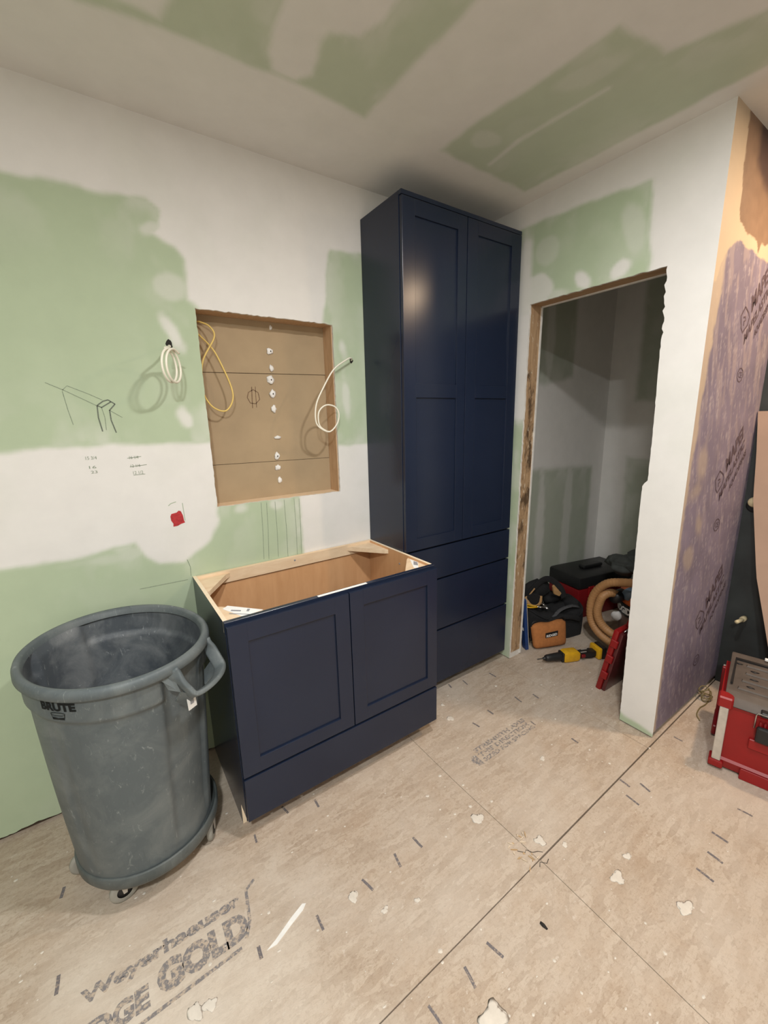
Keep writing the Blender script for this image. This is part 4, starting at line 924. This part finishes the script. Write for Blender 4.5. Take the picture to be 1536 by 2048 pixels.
for x, y in ((.12,-.09),(.19,-.10),(.26,-.10),(.30,-.045),(.20,-.20),(.13,-.24),(.27,-.23)): blob('lid_slot', (x,y,lidz(x)+.0015), (.006,.016,.002), M['black'], ch, 1, .3, int(x*100))
prism('lid_border', [(.33,-.03),(.345,-.03),(.345,-.50),(.33,-.50)], 2, .370, .377, M['black'], ch)
prism('lid_border', [(.10,-.025),(.345,-.03),(.345,-.036),(.10,-.033)], 2, .366, .373, M['black'], ch)
box('carry_bar', (DPT-.03,-.13,.379), (DPT-.018,-.50,.391), M['paper'], ch, .002)
box('clasp', (-.014,-.13,.318), (.02,-.43,.338), M['black'], ch, .004)
lt = box('latch', (-.022,-.125,.205), (-.004,-.235,.275), M['black'], ch, .008, 2)
tube('latch_wire', [(-.010,-.118,.262),(-.012,-.118,.322),(-.012,-.122,.330),(-.012,-.238,.330),(-.012,-.242,.322),(-.010,-.242,.262)], .0028, M['steel'], lt, 8)
for i in range(7): box('latch_tooth', (-.008,-.132-.014*i,.274), (.0,-.138-.014*i,.292), M['red_dark'], ch)
box('latch_recess', (-.004,-.11,.155), (.012,-.25,.200), M['red_plastic'], ch, .003)
# bowed tan board leaning in the alcove
bd = thing('leaning_board', 'bowed tan fibreboard sheet leaning against the dark alcove wall', 'board', (0,0,0))
V = []; F = []; NB = 24
edge = [(0.0,2.235,-1.475),(.33,2.30,-1.425),(.45,2.33,-1.385),(.704,2.385,-1.302),(1.083,2.44,-1.226),(1.3,2.46,-1.205),(1.515,2.470,-1.181)]
ez = [e[0] for e in edge]
for j in range(NB+1):
    z = 1.515*j/NB; x = float(np.interp(z, ez, [e[1] for e in edge])); y = float(np.interp(z, ez, [e[2] for e in edge]))
    sl = .17*max(0, 1-z/1.2); V += [(x,y,z),(x+.004,y+.0004,z),(x+.008,y,z),(x+.012,y+.0004,z),(x+.012+sl,y-.62,z),(x+sl,y-.62,z)]
for j in range(NB):
    for k in range(6): F.append((j*6+k, j*6+(k+1)%6, (j+1)*6+(k+1)%6, (j+1)*6+k))
F += [(0,1,2,3,4,5),tuple(NB*6+k for k in (5,4,3,2,1,0))]
mi = []
for j in range(NB): mi += [1,2,1,0,0,0]
mi += [1,1]
me = mobj('sheet', V, F, [M['tan_board'], M['tan_edge'], M['leather']], bd, midx=mi); auto_smooth(me, 30)
# plumbing stubs on the dark wall
pp = thing('pipe_stub', 'pale capped pipe stub sticking out of the dark alcove wall', 'pipe', (XS,-1.262,.425))
tube('pipe', [(0,.0,.0),(-.06,-.0,.004),(-.12,.004,.010)], .009, M['pale_pipe'], pp, 14); tube('cap', [(-.005,-.0,-.0),(-.045,0,.003)], .014, M['pale_pipe'], pp, 14)
vb = thing('valve_cap', 'round pale plastic cap on the dark alcove wall', 'pipe cap', (XS,-1.222,1.058))
lathe('cap', [(.0005,-.035),(.02,-.033),(.026,-.02),(.026,-.001)], M['pale_pipe'], vb, 24, (0,0,0), 'x')
lathe('washer', [(.026,-.006),(.034,-.006),(.034,-.001)], M['black'], vb, 24, (0,0,-.02), 'x')
# offcut coil of wire on the floor
wc = []
for k in range(40):
    a = k*.62; wc.append((2.26+.038*math.cos(a)*(1-.006*k), -1.222+.022*math.sin(a)+.0006*k, .006+.0014*k+.008*math.sin(a*1.7)))
wc = [(2.04,-1.262,.004),(2.08,-1.235,.004),(2.15,-1.225,.004),(2.21,-1.232,.005)]+wc
tag(tube('wire_coil', catmull(wc, 4), .0025, simple('olive_wire', L(120,108,70), .5), None, 8), 'tangled olive wire offcut on the floor beside the red chest', 'wire')
